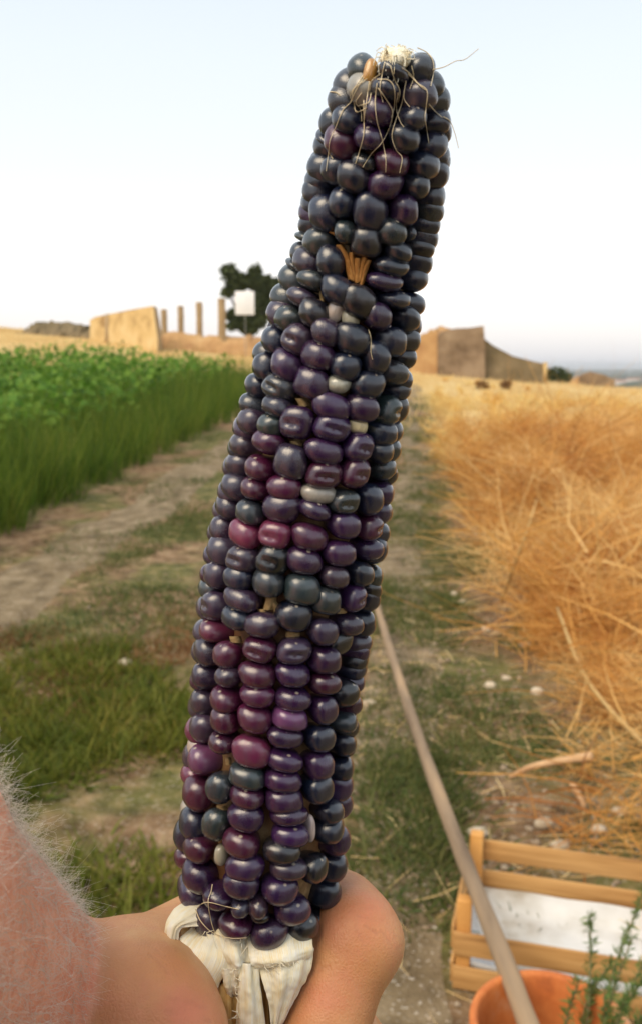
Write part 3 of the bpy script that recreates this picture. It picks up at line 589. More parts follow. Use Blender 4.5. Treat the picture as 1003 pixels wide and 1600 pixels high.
KCOL = dict(B=(.006, .010, .026), N=(.006, .007, .010), G=(.020, .028, .032), P=(.026, .007, .041), M=(.052, .0065, .029), K=(.115, .017, .050), V=(.030, .018, .038), W=(.42, .36, .31), Y=(.66, .56, .28), L=(.10, .034, .09))
STRIPS = [((460, 70), "345,130,100,115,G 510,160,150,85,B 658,125,105,120,G 735,210,95,120,G 280,220,70,85,G 348,245,45,55,W 475,235,150,110,B 270,300,120,105,G 635,275,120,125,V 735,300,100,145,G 435,350,140,125,P 195,405,95,110,B 292,390,140,135,B 605,385,140,130,B 728,405,110,140,B 790,465,70,130,B 145,470,50,40,B 155,530,105,120,B 250,515,130,120,M 398,480,155,130,P 565,495,160,130,B 705,530,110,140,B 770,580,70,130,B 95,610,50,80,B 360,600,130,75,G 505,605,165,120,M"),
 ((440, 250), "200,45,110,110,B 295,60,140,145,B 375,95,155,150,B 535,125,165,140,P 725,35,125,120,B 825,75,90,150,B 835,10,60,80,B 690,135,130,140,B 140,110,45,60,B 192,160,135,120,B 325,230,140,160,B 792,190,85,155,B 125,225,50,80,B 155,285,95,125,P 240,275,110,165,B 455,270,165,180,B 620,250,135,145,P 745,265,110,120,G 125,345,60,60,B 345,370,100,110,G 565,370,155,145,G 430,430,155,150,N 655,380,50,70,G 775,350,85,130,B 205,430,155,140,G 120,410,35,50,G 110,485,75,100,G 705,450,125,130,N 795,420,55,120,B 265,535,145,145,B 145,550,115,95,V 590,490,145,100,B 90,565,30,50,G 710,530,115,105,B 560,565,185,95,B 65,630,80,80,G 175,625,155,100,G 530,635,190,90,P 685,630,115,110,B"),
 ((390, 430), "462,75,165,130,B 565,130,170,155,N 745,135,165,95,B 288,115,155,100,V 182,130,65,85,G 445,190,80,120,W 525,232,90,75,W 650,215,145,130,P 855,160,55,80,B 185,205,100,130,V 220,230,130,125,G 345,200,145,130,N 795,220,150,110,B 870,265,60,130,B 402,295,140,130,V 533,330,170,145,B 150,345,110,130,B 265,330,150,140,Vd 720,355,160,145,B 815,350,125,150,N 710,262,55,45,W 85,405,65,95,G 825,435,110,110,N 360,430,170,150,P 205,465,150,140,P 105,480,100,140,B 495,470,155,145,B 645,435,150,150,B 735,500,120,130,G 50,580,95,125,B 165,585,165,120,Gd 320,565,180,150,P 460,580,120,90,W 612,565,170,140,B 780,545,120,120,B 810,610,40,70,B"),
 ((350, 610), "160,75,110,80,G 285,85,160,100,V 552,80,195,130,P 718,80,165,150,P 838,95,105,145,Gd 905,85,90,180,N 160,165,110,135,V 258,190,130,115,G 388,165,165,180,Pd 560,200,175,130,Pd 703,190,110,75,Y 810,210,130,95,B 890,225,40,75,B 98,195,50,85,V 125,285,90,110,V 235,285,150,110,M 510,315,195,120,P 690,300,155,140,Pd 800,310,105,130,B 875,310,85,125,G 65,295,40,80,B 345,365,165,175,V 195,400,145,130,M 95,390,95,130,V 40,405,45,85,V 515,435,170,130,Md 675,430,150,145,Md 820,410,125,115,G 880,445,55,90,N 75,505,115,125,V 165,520,140,120,M 320,500,170,130,M 485,530,165,95,W 15,520,35,80,V 620,580,145,120,Gd 745,570,120,150,B 815,530,135,130,P 45,605,80,120,V 145,630,140,115,G 305,620,175,140,P 475,630,155,100,P 820,635,70,80,V 855,640,30,90,V"),
 ((320, 790), "95,25,30,60,V 720,110,160,130,P 848,110,110,115,Md 918,150,50,85,B 115,120,95,130,V 62,140,25,65,V 220,145,155,130,K 372,150,155,140,Kd 545,160,170,120,M 100,235,105,140,V 35,245,40,85,V 210,270,155,130,Vd 360,270,150,150,Nd 520,290,175,140,P 690,250,165,125,P 845,225,130,105,P 895,235,70,140,B 85,360,100,145,V 22,345,35,75,M 190,375,150,130,B 340,405,150,150,G 500,430,170,145,G 665,375,145,110,V 795,350,120,115,B 865,365,90,120,G 35,440,85,85,G 195,485,195,110,V 885,440,35,70,N 70,515,110,140,Vd 620,490,145,130,G 765,475,130,125,Pd 850,480,70,130,B 15,545,40,90,V 175,595,180,125,B 465,575,180,155,B 305,635,165,120,V 740,615,115,115,V 815,620,90,110,B 862,615,40,90,B"),
 ((290, 970), "710,45,145,130,V 155,50,110,120,K 75,45,65,110,V 810,120,110,80,N 890,155,90,110,P 940,120,50,80,V 70,155,40,100,V 125,160,95,135,V 230,170,130,130,M 385,155,155,120,Md 560,160,160,120,Vd 715,200,155,125,P 865,245,115,110,B 935,215,30,80,N 120,280,110,145,V 65,300,50,110,M 230,295,120,100,V 375,270,165,120,M 555,285,160,110,P 725,315,150,115,M 895,330,90,105,P 825,380,110,140,N 100,425,85,135,V 215,405,155,135,M 380,395,170,115,M 560,395,165,120,P 880,440,65,110,M 45,460,60,115,V 205,515,140,125,M 360,515,155,125,M 710,455,140,140,P 535,510,185,105,L 815,525,110,120,G 880,555,55,120,N 100,560,115,140,V 35,575,40,95,K 205,625,140,110,M 510,610,185,100,P 690,605,155,130,B 810,640,85,100,B 868,650,35,70,N 25,640,40,60,W"),
 ((260, 1150), "440,85,165,150,K 200,115,140,165,L 130,110,70,150,V 620,125,160,110,P 790,150,145,135,P 120,195,45,65,K 415,195,165,110,G 900,165,100,130,B 600,225,185,100,P 285,275,125,180,G 175,295,140,185,M 425,310,150,120,M 785,275,145,145,B 910,255,110,140,P 610,330,185,120,P 100,375,40,65,W 155,455,125,180,B 265,460,115,160,G 415,430,180,140,P 640,415,200,100,P 845,395,140,110,B 945,355,60,140,P 645,505,200,120,P 75,510,65,155,B 752,490,40,140,W 395,555,185,140,M 850,495,145,140,B 920,545,80,150,P 175,590,150,130,M 280,615,55,100,W 605,600,185,120,N 65,640,75,100,M"),
 ((260, 1310), "410,150,195,130,P 640,150,165,110,V 765,150,130,165,N 870,150,120,140,B 170,195,145,140,P 395,240,200,140,P 80,275,70,140,P 595,270,175,145,P 150,290,110,130,P 275,300,140,110,P 840,290,130,140,B 660,365,180,145,P 400,345,90,90,V 480,340,90,110,V 225,420,135,140,V 360,455,150,110,M 490,395,80,50,N 535,490,180,140,P 710,450,150,150,N 790,440,60,120,N")]

def kernel_mesh(n_uv, n_r, dent, seed):
    r_ = np.random.default_rng(seed); U, Vn = 22, 15; V = []
    sgn = lambda a, p: np.sign(a) * np.abs(a) ** p
    ph = r_.random(6) * 6.28
    for i in range(Vn + 1):
        la = -np.pi / 2 + np.pi * i / Vn
        for j in range(U if 0 < i < Vn else 1):
            lo = 2 * np.pi * j / U
            x = sgn(np.cos(la), 2 / n_r) * sgn(np.cos(lo), 2 / n_uv); y = sgn(np.cos(la), 2 / n_r) * sgn(np.sin(lo), 2 / n_uv); z = sgn(np.sin(la), 2 / n_r)
            w = 1 + .05 * np.sin(2.1 * x + ph[0]) * np.sin(1.7 * y + ph[1]) + .05 * np.sin(2.5 * z + 1.5 * x + ph[2]) + .04 * np.sin(3 * y + ph[3])
            x *= w * (1 - .16 * max(-z, 0)); y *= w * (1 - .10 * max(-z, 0)); z *= 1 + .04 * np.sin(2 * x + ph[4])
            y += .10 * max(z, 0) * (1 if y > 0 else .4) * (abs(y)); x += .05 * np.sin(2 * y + ph[5])
            if dent and z > 0: z -= .24 * math.exp(-((y + .02) / .22) ** 2 - ((x - .06 * np.sin(ph[0])) / .48) ** 2)
            if z < 0: z *= 1.5
            V.append((x, y, z))
    idx = lambda i, j: 0 if i == 0 else (1 + (Vn - 1) * U if i == Vn else 1 + (i - 1) * U + j % U)
    F = []
    for i in range(Vn):
        for j in range(U):
            f = [idx(i, j), idx(i, j + 1), idx(i + 1, j + 1), idx(i + 1, j)]; g = []
            for q in f:
                if q not in g: g.append(q)
            F.append(tuple(g))
    me = bpy.data.meshes.new('kernel'); me.from_pydata(V, [], F); me.update(); me.materials.append(M_kernel)
    me.polygons.foreach_set('use_smooth', np.ones(len(F), bool)); return me
K_plain = [kernel_mesh(a, b_, False, i) for i, (a, b_) in enumerate([(2.4, 2.05), (2.6, 2.15), (2.2, 2.0), (2.8, 2.15), (2.5, 2.25), (2.2, 2.1)])]
K_dent = [kernel_mesh(a, b_, True, 20 + i) for i, (a, b_) in enumerate([(2.4, 2.2), (2.7, 2.25), (2.3, 2.1)])]

base_pt = ctr[0].copy(); cob = empty('maize_cob', base_pt); tag(cob, 'tall dark purple and blue-black ear of maize held upright', 'corn cob')
KALL = []; placed = []; LUM = np.random.default_rng(5)
def put_kernel(si, th, a, bq, dep, code, dent, lift=0.0):
    n = np.cos(th) * E1[si] + np.sin(th) * E2[si]; c = ctr[si] + n * (shell[si] + lift)
    sl = (RAD[min(si + 3, NS - 1)] - RAD[max(si - 3, 0)]) / max(arc[min(si + 3, NS - 1)] - arc[max(si - 3, 0)], 1e-5)
    n = unit(n - T[si] * np.clip(sl, -1.3, 1.3) * .8); u = unit(T[si] - n * T[si].dot(n)); v = np.cross(u, n)
    rz = LUM.normal(0, .07); v, u = v * math.cos(rz) + u * math.sin(rz), u * math.cos(rz) - v * math.sin(rz)
    me = (K_dent if dent else K_plain)[int(LUM.integers(3 if dent else 6))]
    o = bpy.data.objects.new('kernel', me); COL.objects.link(o); o.parent = cob
    M = np.eye(4); M[:3, 0] = v * a; M[:3, 1] = u * bq; M[:3, 2] = n * dep; M[:3, 3] = c - base_pt
    o.matrix_local = Matrix(M.tolist())
    col = np.array(KCOL[code]) * LUM.uniform(.75, 1.3); col = col * (1 + LUM.normal(0, .08, 3)); o.color = (*np.clip(col, .004, .9), 1)
    placed.append(c); KALL.append((M, me)); return o
for (ox, oy), txt in STRIPS:
    for e in txt.split():
        x, y, w, h, c = e.split(','); dent = c.endswith('d'); c = c[0]; x, y, w, h = [float(q) / 3.343 for q in (x, y, w, h)]
        si, ti = locate(ox + x, oy + y); th = TH[ti]; z = tab[si, 3]; f = max(FACE[si, ti], .05)
        sx_ = max(abs(math.cos(th)), .3)
        a = np.clip(w / 2 * z / FPX / 1.0, .0014, .0051); bq = np.clip(h / 2 * z / FPX * 1.03, .0014, .0049)
        if f < .6: a = max(a, .0042); bq = max(bq, .0036) if h > 16 else bq
        small = min(w, h) < 24 and f > .55
        a *= 1.06 if oy >= 1150 else 1.0
        o = put_kernel(si, th, a * 1.09, bq * 1.05, KD * 1.20 if not small else KD * .72, c, dent, -.0012 if c in 'WY' else 0)
        if c == 'Y': o['label'] = 'pale yellow underdeveloped kernel'
        if c == 'W': o['label'] = 'pale shrivelled kernel'
n_front = len(placed)
# rows hidden from the photograph: one joined part
VB = []; FB = []; nb = 0; tmpl = K_plain[0]; KV = np.array([v.co[:] for v in tmpl.vertices]); KF = [tuple(p.vertices) for p in tmpl.polygons]
P_arr = np.array(placed)
for q in range(38):
    s0 = .004 + q * .0083
    si = int(np.searchsorted(arc, s0))
    if s0 > arc[-1] - .012: break
    for k in range(12):
        th = math.radians(105 + 150 * (k + .5 * (q % 2)) / 11.5)
        n = np.cos(th) * E1[si] + np.sin(th) * E2[si]; c = ctr[si] + n * shell[si] + rng.normal(0, .0003, 3)
        if np.min(np.linalg.norm(P_arr - c, axis=1)) < .0078: continue
        stepw = shell[si] * math.radians(164 / 11.5); a = min(max(stepw * .64, .002), .0056)
        if True:
            u = T[si]; v = np.cross(u, n); VB.append(KV @ np.array([v * a, u * .0046, n * KD]) + c - n * .0004); FB += [tuple(i + nb for i in f) for f in KF]; nb += len(KV)
if VB:
    o = obj('back_kernels', np.concatenate(VB), FB, M_kernel, cob, True); o['kind'] = 'stuff'; o.color = (.025, .02, .035, 1)
# core
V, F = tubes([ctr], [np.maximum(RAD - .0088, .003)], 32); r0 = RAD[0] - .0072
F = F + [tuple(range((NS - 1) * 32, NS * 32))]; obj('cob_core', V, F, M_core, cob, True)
# pale base of the cob under the last kernels
bp = [ctr[0] + T[0] * .010, ctr[0] + T[0] * .003, ctr[0] - T[0] * .003, ctr[0] - T[0] * .008, ctr[0] - T[0] * .014, ctr[0] - T[0] * .022, ctr[0] - T[0] * .07]
V, F = tubes([spline(bp, 22)], [np.interp(np.linspace(0, 6, 22), range(7), [.0205, .0215, .0210, .0175, .012, .0095, .0085])], 28); obj('cob_base', V, F, M_tip, cob, True)

# husk remains: curved sheets given by control points (px, py, depth)
def sheet(name, rows, mat, nu=14, nv=22, th=.00035, wob=.0008, seed=0, parent=None):
    r_ = np.random.default_rng(seed); g = np.array([spline([P(*c) for c in row], nu) for row in rows])
    g = np.array([spline(g[:, j], nv) for j in range(nu)]).transpose(1, 0, 2)
    rid = np.convolve(r_.normal(size=nu + 4), np.ones(2) / 2, 'same')[2:-2]; nrm = np.cross(np.gradient(g, axis=1), np.gradient(g, axis=0)); nrm = unit(nrm)
    g = g + nrm * (rid[None, :, None] * wob + r_.normal(0, wob * .25, (nv, nu, 1)))
    g[-1] += (g[-1] - g[-2]) * r_.uniform(-.6, .9, (nu, 1))
    i = (np.arange(nv - 1)[:, None] * nu + np.arange(nu - 1)[None]).ravel(); F = np.stack([i, i + 1, i + nu + 1, i + nu], 1)
    o = obj(name, g.reshape(-1, 3), F, mat, parent or cob, True); me = o.data; uv = me.uv_layers.new(name='UVMap')
    UVv = np.stack(np.meshgrid(np.linspace(0, 1, nu), np.linspace(0, 1, nv)), -1).reshape(-1, 2); li = np.empty(len(me.loops), np.int32); me.loops.foreach_get('vertex_index', li)
    uv.data.foreach_set('uv', UVv[li].astype(np.float32).ravel())
    s = o.modifiers.new('s', 'SOLIDIFY'); s.thickness = th
    ss = o.modifiers.new('ss', 'SUBSURF'); ss.levels = ss.render_levels = 1
    return o
sheet('husk_leaf', [[(330, 1432, .283), (318, 1414, .286), (296, 1405, .290)], [(316, 1446, .280), (300, 1428, .281), (272, 1420, .285)], [(283, 1450, .278), (272, 1448, .277), (258, 1446, .280)], [(276, 1482, .278), (267, 1482, .276), (256, 1476, .279)], [(274, 1500, .281), (266, 1506, .279), (259, 1500, .282)]], M_husk, seed=1)
sheet('husk_leaf', [[(300, 1452, .284), (330, 1462, .279), (356, 1462, .279)], [(278, 1472, .279), (318, 1492, .274), (362, 1505, .276)], [(268, 1500, .279), (305, 1522, .273), (345, 1535, .276)], [(290, 1535, .279), (318, 1556, .274), (336, 1558, .277)], [(322, 1580, .281), (330, 1588, .279), (338, 1584, .281)]], M_husk, seed=2)
sheet('inner_husk', [[(275, 1448, .287), (300, 1445, .285), (325, 1458, .286)], [(268, 1478, .284), (300, 1472, .281), (340, 1480, .283)], [(272, 1505, .285), (305, 1505, .282), (345, 1510, .284)]], M_huskb, seed=3)
sheet('husk_leaf', [[(368, 1502, .277), (388, 1505, .274), (404, 1502, .276)], [(370, 1540, .275), (390, 1542, .272), (407, 1538, .275)], [(368, 1580, .275), (392, 1584, .272), (412, 1576, .275)], [(366, 1630, .277), (392, 1634, .274), (418, 1628, .277)]], M_husk, seed=4)
sheet('husk_leaf', [[(404, 1510, .277), (446, 1500, .276), (490, 1478, .283)], [(412, 1535, .275), (448, 1530, .273), (482, 1518, .281)], [(420, 1562, .275), (442, 1562, .274), (462, 1556, .280)], [(424, 1600, .276), (432, 1602, .276), (438, 1600, .279)]], M_husk, seed=5)
sheet('husk_leaf', [[(440, 1512, .280), (470, 1490, .283), (492, 1470, .290)], [(432, 1560, .278), (456, 1548, .282), (478, 1528, .290)], [(418, 1620, .278), (430, 1618, .281), (446, 1612, .288)]], M_husk, seed=6)
sheet('inner_husk', [[(404, 1508, .282), (416, 1512, .282), (432, 1516, .283)], [(406, 1560, .282), (416, 1562, .281), (428, 1562, .283)], [(408, 1640, .283), (418, 1640, .282), (430, 1640, .284)]], M_huskb, seed=7)
sheet('inner_husk', [[(330, 1545, .282), (350, 1536, .277), (372, 1545, .279)], [(326, 1575, .281), (350, 1572, .275), (374, 1575, .278)], [(334, 1610, .281), (352, 1610, .276), (372, 1610, .278)], [(340, 1650, .282), (355, 1650, .277), (372, 1650, .279)]], M_huskb, seed=8)
sheet('husk_leaf', [[(312, 1436, .283), (355, 1450, .2800), (392, 1458, .2805)], [(335, 1480, .277), (362, 1492, .274), (395, 1500, .276)], [(345, 1500, .277), (368, 1512, .274), (385, 1512, .276)], [(352, 1530, .278), (362, 1536, .276), (372, 1532, .278)]], M_husk, seed=9)
sheet('husk_leaf', [[(385, 1460, .2805), (430, 1462, .2800), (484, 1444, .287)], [(392, 1500, .275), (436, 1500, .273), (486, 1482, .281)], [(402, 1512, .276), (440, 1512, .275), (480, 1496, .282)]], M_husk, seed=10)
sheet('husk_leaf', [[(262, 1500, .283), (284, 1520, .279), (300, 1535, .277)], [(285, 1530, .281), (305, 1548, .2775), (325, 1560, .276)], [(310, 1562, .281), (325, 1575, .278), (345, 1582, .277)], [(330, 1600, .282), (342, 1604, .280), (352, 1606, .279)]], M_husk, seed=11)
sheet('husk_leaf', [[(340, 1500, .2775), (356, 1512, .2745), (372, 1508, .2755)], [(346, 1530, .2775), (360, 1540, .275), (374, 1536, .276)], [(356, 1552, .279), (364, 1556, .2775), (372, 1552, .278)]], M_husk, seed=12)
hp = []
for k in range(60):
    e_ = [((268, 1500), (330, 1580), .2775), ((366, 1510), (372, 1600), .2745), ((405, 1512), (482, 1500), .274), ((320, 1455), (400, 1482), .2755)][k % 4]; f_ = rng.random()
    x_, y_, z_ = e_[0][0] + (e_[1][0] - e_[0][0]) * f_, e_[0][1] + (e_[1][1] - e_[0][1]) * f_, e_[2] - .001; dx, dy = rng.normal(0, 6), rng.normal(6, 7)
    hp.append(spline([P(x_, y_, z_), P(x_ + dx * .6, y_ + dy * .6, z_ - .0008), P(x_ + dx * 1.3 + rng.normal(0, 2), y_ + dy * 1.1, z_ - .0004)], 5))
V, F = tubes(hp, [np.linspace(.00016, .00006, 5)] * len(hp), 4); obj('husk_fibres', V, F, M_tip, cob, True)['kind'] = 'stuff'
# orange chaff in the bare notch and small bits between kernels
def chaff(ox, oy, pts_, w, mat, seed, name='chaff', lift=0.0):
    rows = []
    for x, y in pts_:
        X_, Y_ = ox + x / 3.343, oy + y / 3.343; si, ti = locate(X_, Y_); dpt = (SH[si, ti] - ORG) @ np.array((0, cp, -sp)) - .0012 - lift
        rows.append([(X_ - w, Y_, dpt + .0006), (X_, Y_ + .5, dpt - .0012), (X_ + w, Y_, dpt + .0006)])
    sheet(name, rows, mat, 6, 10, .0002, .0002, seed)
for i, (pts_, w) in enumerate([([(300, 440), (335, 500), (355, 560), (370, 620)], 5), ([(365, 480), (370, 550), (385, 620)], 5), ([(430, 505), (415, 570), (400, 640)], 6), ([(455, 520), (430, 590), (415, 650)], 4), ([(245, 370), (290, 395), (330, 430)], 4), ([(175, 360), (210, 352), (240, 372)], 2.5), ([(345, 520), (352, 580), (365, 625)], 5), ([(400, 510), (395, 570), (395, 640)], 5)]): chaff(440, 250, pts_, w, M_huskg, 40 + i)
for i, (o_, pts_, w) in enumerate([((390, 430), [(375, 80), (378, 120), (392, 160)], 3), ((350, 610), [(400, 40), (415, 60), (425, 80)], 9), ((350, 610), [(370, 262), (378, 275), (385, 292)], 7), ((320, 790), [(350, 480), (345, 510), (335, 545)], 9), ((320, 790), [(355, 500), (375, 530), (385, 560)], 5),
                                   ((320, 790), [(300, 540), (305, 556), (312, 575)], 7), ((290, 970), [(262, 80), (266, 95), (270, 112)], 9), ((290, 970), [(562, 55), (562, 70), (560, 85)], 11), ((260, 1150), [(322, 110), (325, 130), (328, 150)], 5), ((260, 1150), [(290, 362), (292, 380), (296, 398)], 9), ((320, 790), [(700, 535), (702, 548), (704, 562)], 11)]): chaff(*o_, pts_, w, M_bract, 60 + i, lift=-.0022)
# tip: cream stub with frayed fibres, yellow withered kernel, silk strands
tp = P(617, 93, .2195); TT = unit(P(619, 80, .2185) - P(613, 118, .2225))
V = IV2 * (1 + rng.normal(0, .05, (len(IV2), 1))); ux = np.array((1., 0, 0)); uy = np.cross(TT, ux); V = V[:, :1] * ux * .0040 + V[:, 1:2] * uy * .0040 + V[:, 2:3] * TT * .0030 + tp
tipo = obj('cob_tip', V, IF2, M_tip, cob, True); ss = tipo.modifiers.new('ss', 'SUBSURF'); ss.levels = ss.render_levels = 1
fp = []; fr = []
for k in range(70):
    a = rng.uniform(0, 6.28); d = unit(np.cos(a) * ux + np.sin(a) * uy + TT * rng.normal(.2, .4)); p0 = tp + d * .003; L = rng.uniform(.001, .0034)
    fp.append(spline([p0, p0 + d * L * .5 + rng.normal(0, .0003, 3), p0 + d * L * .75 + rng.normal(0, .0005, 3) - np.array((0, 0, .0028)) * rng.random()], 5)); fr.append(np.linspace(.00022, .00008, 5))
V, F = tubes(fp, fr, 4); obj('tip_fibres', V, F, M_tip, cob, True)['kind'] = 'stuff'
si, ti = locate(577, 113); c0 = P(577, 113, (SH[si, ti] - ORG) @ np.array((0, cp, -sp)) - .003)
ax_ = unit(P(583, 100, .222) - P(572, 128, .222)); sdv = unit(np.cross(ax_, ORG - c0)); nn_ = np.cross(sdv, ax_)
o = bpy.data.objects.new('withered_kernel', K_plain[1]); COL.objects.link(o); o.parent = cob
M = np.eye(4); M[:3, 0] = sdv * .0017; M[:3, 1] = ax_ * .0030; M[:3, 2] = nn_ * .0016; M[:3, 3] = c0 - base_pt; o.matrix_local = Matrix(M.tolist()); o.color = (.50, .25, .045, 1); o['label'] = 'small withered orange kernel'
from mathutils.bvhtree import BVHTree
kv = []; kf = []; q_ = 0
for M, me in KALL:
    c_ = np.empty(len(me.vertices) * 3); me.vertices.foreach_get('co', c_); c_ = c_.reshape(-1, 3) @ M[:3, :3].T + M[:3, 3] + base_pt; kv += c_.tolist(); kf += [tuple(i + q_ for i in p.vertices) for p in me.polygons]; q_ += len(c_)
BVH = BVHTree.FromPolygons(kv, kf)
def surf_depth(x, y):
    d = ray(x, y); L = np.linalg.norm(d); h = BVH.ray_cast(Vector(ORG), Vector(d / L)); return None if h[0] is None or h[3] > .36 else h[3] / L
def silk(ox, oy, txt, r0=.00014, lift=.0026):
    p2 = np.array([[float(v) / 3.343 for v in q.split(',')] for q in txt.split()]) + (ox, oy)
    n = 9 * len(p2); c2 = spline(np.c_[p2, np.zeros(len(p2))], n)[:, :2]; dp = [surf_depth(*q) for q in c2]; k0 = [i for i, v in enumerate(dp) if v is not None]
    if not k0: si, ti = locate(*c2[0]); dp = np.full(n, tab[si, 3] - .001)
    else: dp = np.interp(np.arange(n), k0, [dp[i] for i in k0])
    pd2 = np.pad(dp, 3, 'edge'); dp = np.minimum(dp, np.min([pd2[i:i + n] for i in range(7)], 0) + .0012); pd2 = np.pad(dp, 2, 'edge'); dp = np.minimum(np.mean([pd2[i:i + n] for i in range(5)], 0), dp) - .0004
    pth = np.array([P(x, y, z) for (x, y), z in zip(c2, dp)])
    V, F = tubes([pth], [np.linspace(r0, r0 * .6, n)], 6); obj('silk_strand', V, F, M_silk, cob, True)
for t_ in ["400,90 350,170 305,240 300,290 250,345 215,430 185,500 178,560 165,660", "430,200 420,300 430,400 455,490 475,590 475,665", "435,225 480,290 510,350 495,430 455,510 400,570 355,640",
           "360,290 362,380 360,470 340,550 318,620", "580,190 560,300 525,400 508,480 530,550 560,590 548,669", "590,150 640,200 690,240 685,330 680,380 690,450 700,515", "640,15 690,40 720,80 725,140 710,215",
           "720,130 780,115 840,85 890,75 960,20", "775,375 810,400 835,460 855,540", "185,245 215,248 240,265", "430,180 490,185 520,230 520,320 505,380", "575,215 570,280 600,325", "700,310 735,350 770,380",
           "310,300 320,350 345,345", "420,70 380,140 330,220 290,300", "560,120 600,150 650,210 690,240", "390,190 380,260 370,330 362,400", "450,150 400,190 390,240", "480,5 490,20 495,40", "375,330 330,350 310,330", "470,90 455,160 445,230 460,300", "500,110 520,180 548,240 540,300", "420,150 345,200 300,240 290,280", "610,110 620,170 600,230", "400,250 385,300 330,320", "540,250 530,330 550,400 570,430", "350,250 320,300 345,340 350,400", "178,560 190,580 200,595"]:
    silk(460, 70, t_)
for t_ in ["620,285 632,330 632,400 640,440"]: silk(390, 430, t_)
for t_ in ["242,240 235,280 220,330 235,430 260,510 290,590", "155,370 180,430 240,490 330,520 420,520", "155,370 190,340 230,335 310,355 380,370"]: silk(260, 1310, t_, .00016)

# ================================================================ PERSON: forearm and fist, one continuous body
def SDFcone(p, a, b, ra, rb):
    a = np.asarray(a, np.float32); b = np.asarray(b, np.float32); ba = b - a
    t = np.clip(((p - a) @ ba) / np.float32(ba @ ba), 0, 1); return np.linalg.norm(p - a - t[..., None] * ba, axis=-1) - (ra + (rb - ra) * t)
def smin(a, b, k): h = np.maximum(k - np.abs(a - b), 0) / k; return np.minimum(a, b) - h * h * k * .25
def CM(px, py, z): return np.array(((px - CX) / FPX * z, (CY - py) / FPX * z, z))      # lens-aligned working space for the sculpt, moved to the world below
Wr = CM(39, 1570, .277); F1 = CM(-353, 1412, .187); F2 = np.array((-.178, -.065, .105)); F3 = np.array((-.235, -.125, .01))
T0 = CM(178, 1592, .272); TM = CM(206, 1594, .266); TI = CM(302, 1745, .262); TT_ = CM(400, 1830, .262)
m2, m3, m4, m5 = CM(405, 1448, .337), CM(385, 1575, .352), CM(370, 1705, .348), CM(350, 1820, .335); cb = CM(120, 1640, .288)
p2, p3, p4, p5 = CM(546, 1471, .298), CM(536, 1642, .312), CM(515, 1790, .312), CM(485, 1920, .305)
d2_, d3_, d4_, d5_ = CM(478, 1722, .274), CM(468, 1810, .282), CM(450, 1930, .285), CM(430, 2030, .28)
t2, t3, t4, t5 = CM(392, 1790, .262), CM(385, 1860, .275), CM(372, 1960, .28), CM(365, 2050, .28)
STEP = .0017
lo = np.array((-.30, -.33, -.05)); hi = np.array((.05, -.005, .39)); 
axs = [np.arange(lo[i], hi[i], STEP, dtype=np.float32) for i in range(3)]
def field(p):
    armd = SDFcone(p, Wr, F1, .0290, .0455); armd = smin(armd, SDFcone(p, F1, F2, .0455, .050), .01); armd = smin(armd, SDFcone(p, F2, F3, .050, .053), .01)
    palm = SDFcone(p, cb, m2, .021, .0185)
    for mm in (m3, m4, m5): palm = smin(palm, SDFcone(p, cb, mm, .022, .0175), .014)
    palm = smin(palm, SDFcone(p, T0, m2, .0255, .0185), .016)
    palm = smin(palm, SDFcone(p, T0, TM, .0262, .0180), .010)
    thumb = smin(SDFcone(p, TM, TI, .0172, .0140), SDFcone(p, TI, TT_, .0142, .0115), .004); palm = smin(palm, thumb, .008)
    palm = smin(palm, SDFcone(p, CM(95, 1620, .284), cb, .024, .025), .012)
    d = smin(armd, palm, .0045)
    for mm, pp_, dd, tt, r0 in ((m2, p2, d2_, t2, .0147), (m3, p3, d3_, t3, .0148), (m4, p4, d4_, t4, .0140), (m5, p5, d5_, t5, .0125)):
        f = smin(SDFcone(p, mm, pp_, r0 + .001, r0 + .0002), SDFcone(p, pp_, dd, r0, r0 - .002), .004); f = smin(f, SDFcone(p, dd, tt, r0 - .002, r0 - .0045), .003)
        d = smin(d, f, .0022)
    d = smin(d, SDFcone(p, CM(568, 1446, .297), CM(583, 1472, .295), .0070, .0070), .012)
    d = smin(d, SDFcone(p, CM(262, 1590, .262), CM(280, 1616, .260), .0130, .0130), .014)
    d = smin(d, SDFcone(p, CM(540, 1402, .312), CM(500, 1376, .325), .0080, .0080), .012)
    return d, armd, palm
D = np.empty([len(a) for a in axs], np.float32)
for i0 in range(0, len(axs[0]), 16):
    g = np.stack(np.meshgrid(axs[0][i0:i0 + 16], axs[1], axs[2], indexing='ij'), -1); D[i0:i0 + 16] = field(g)[0]
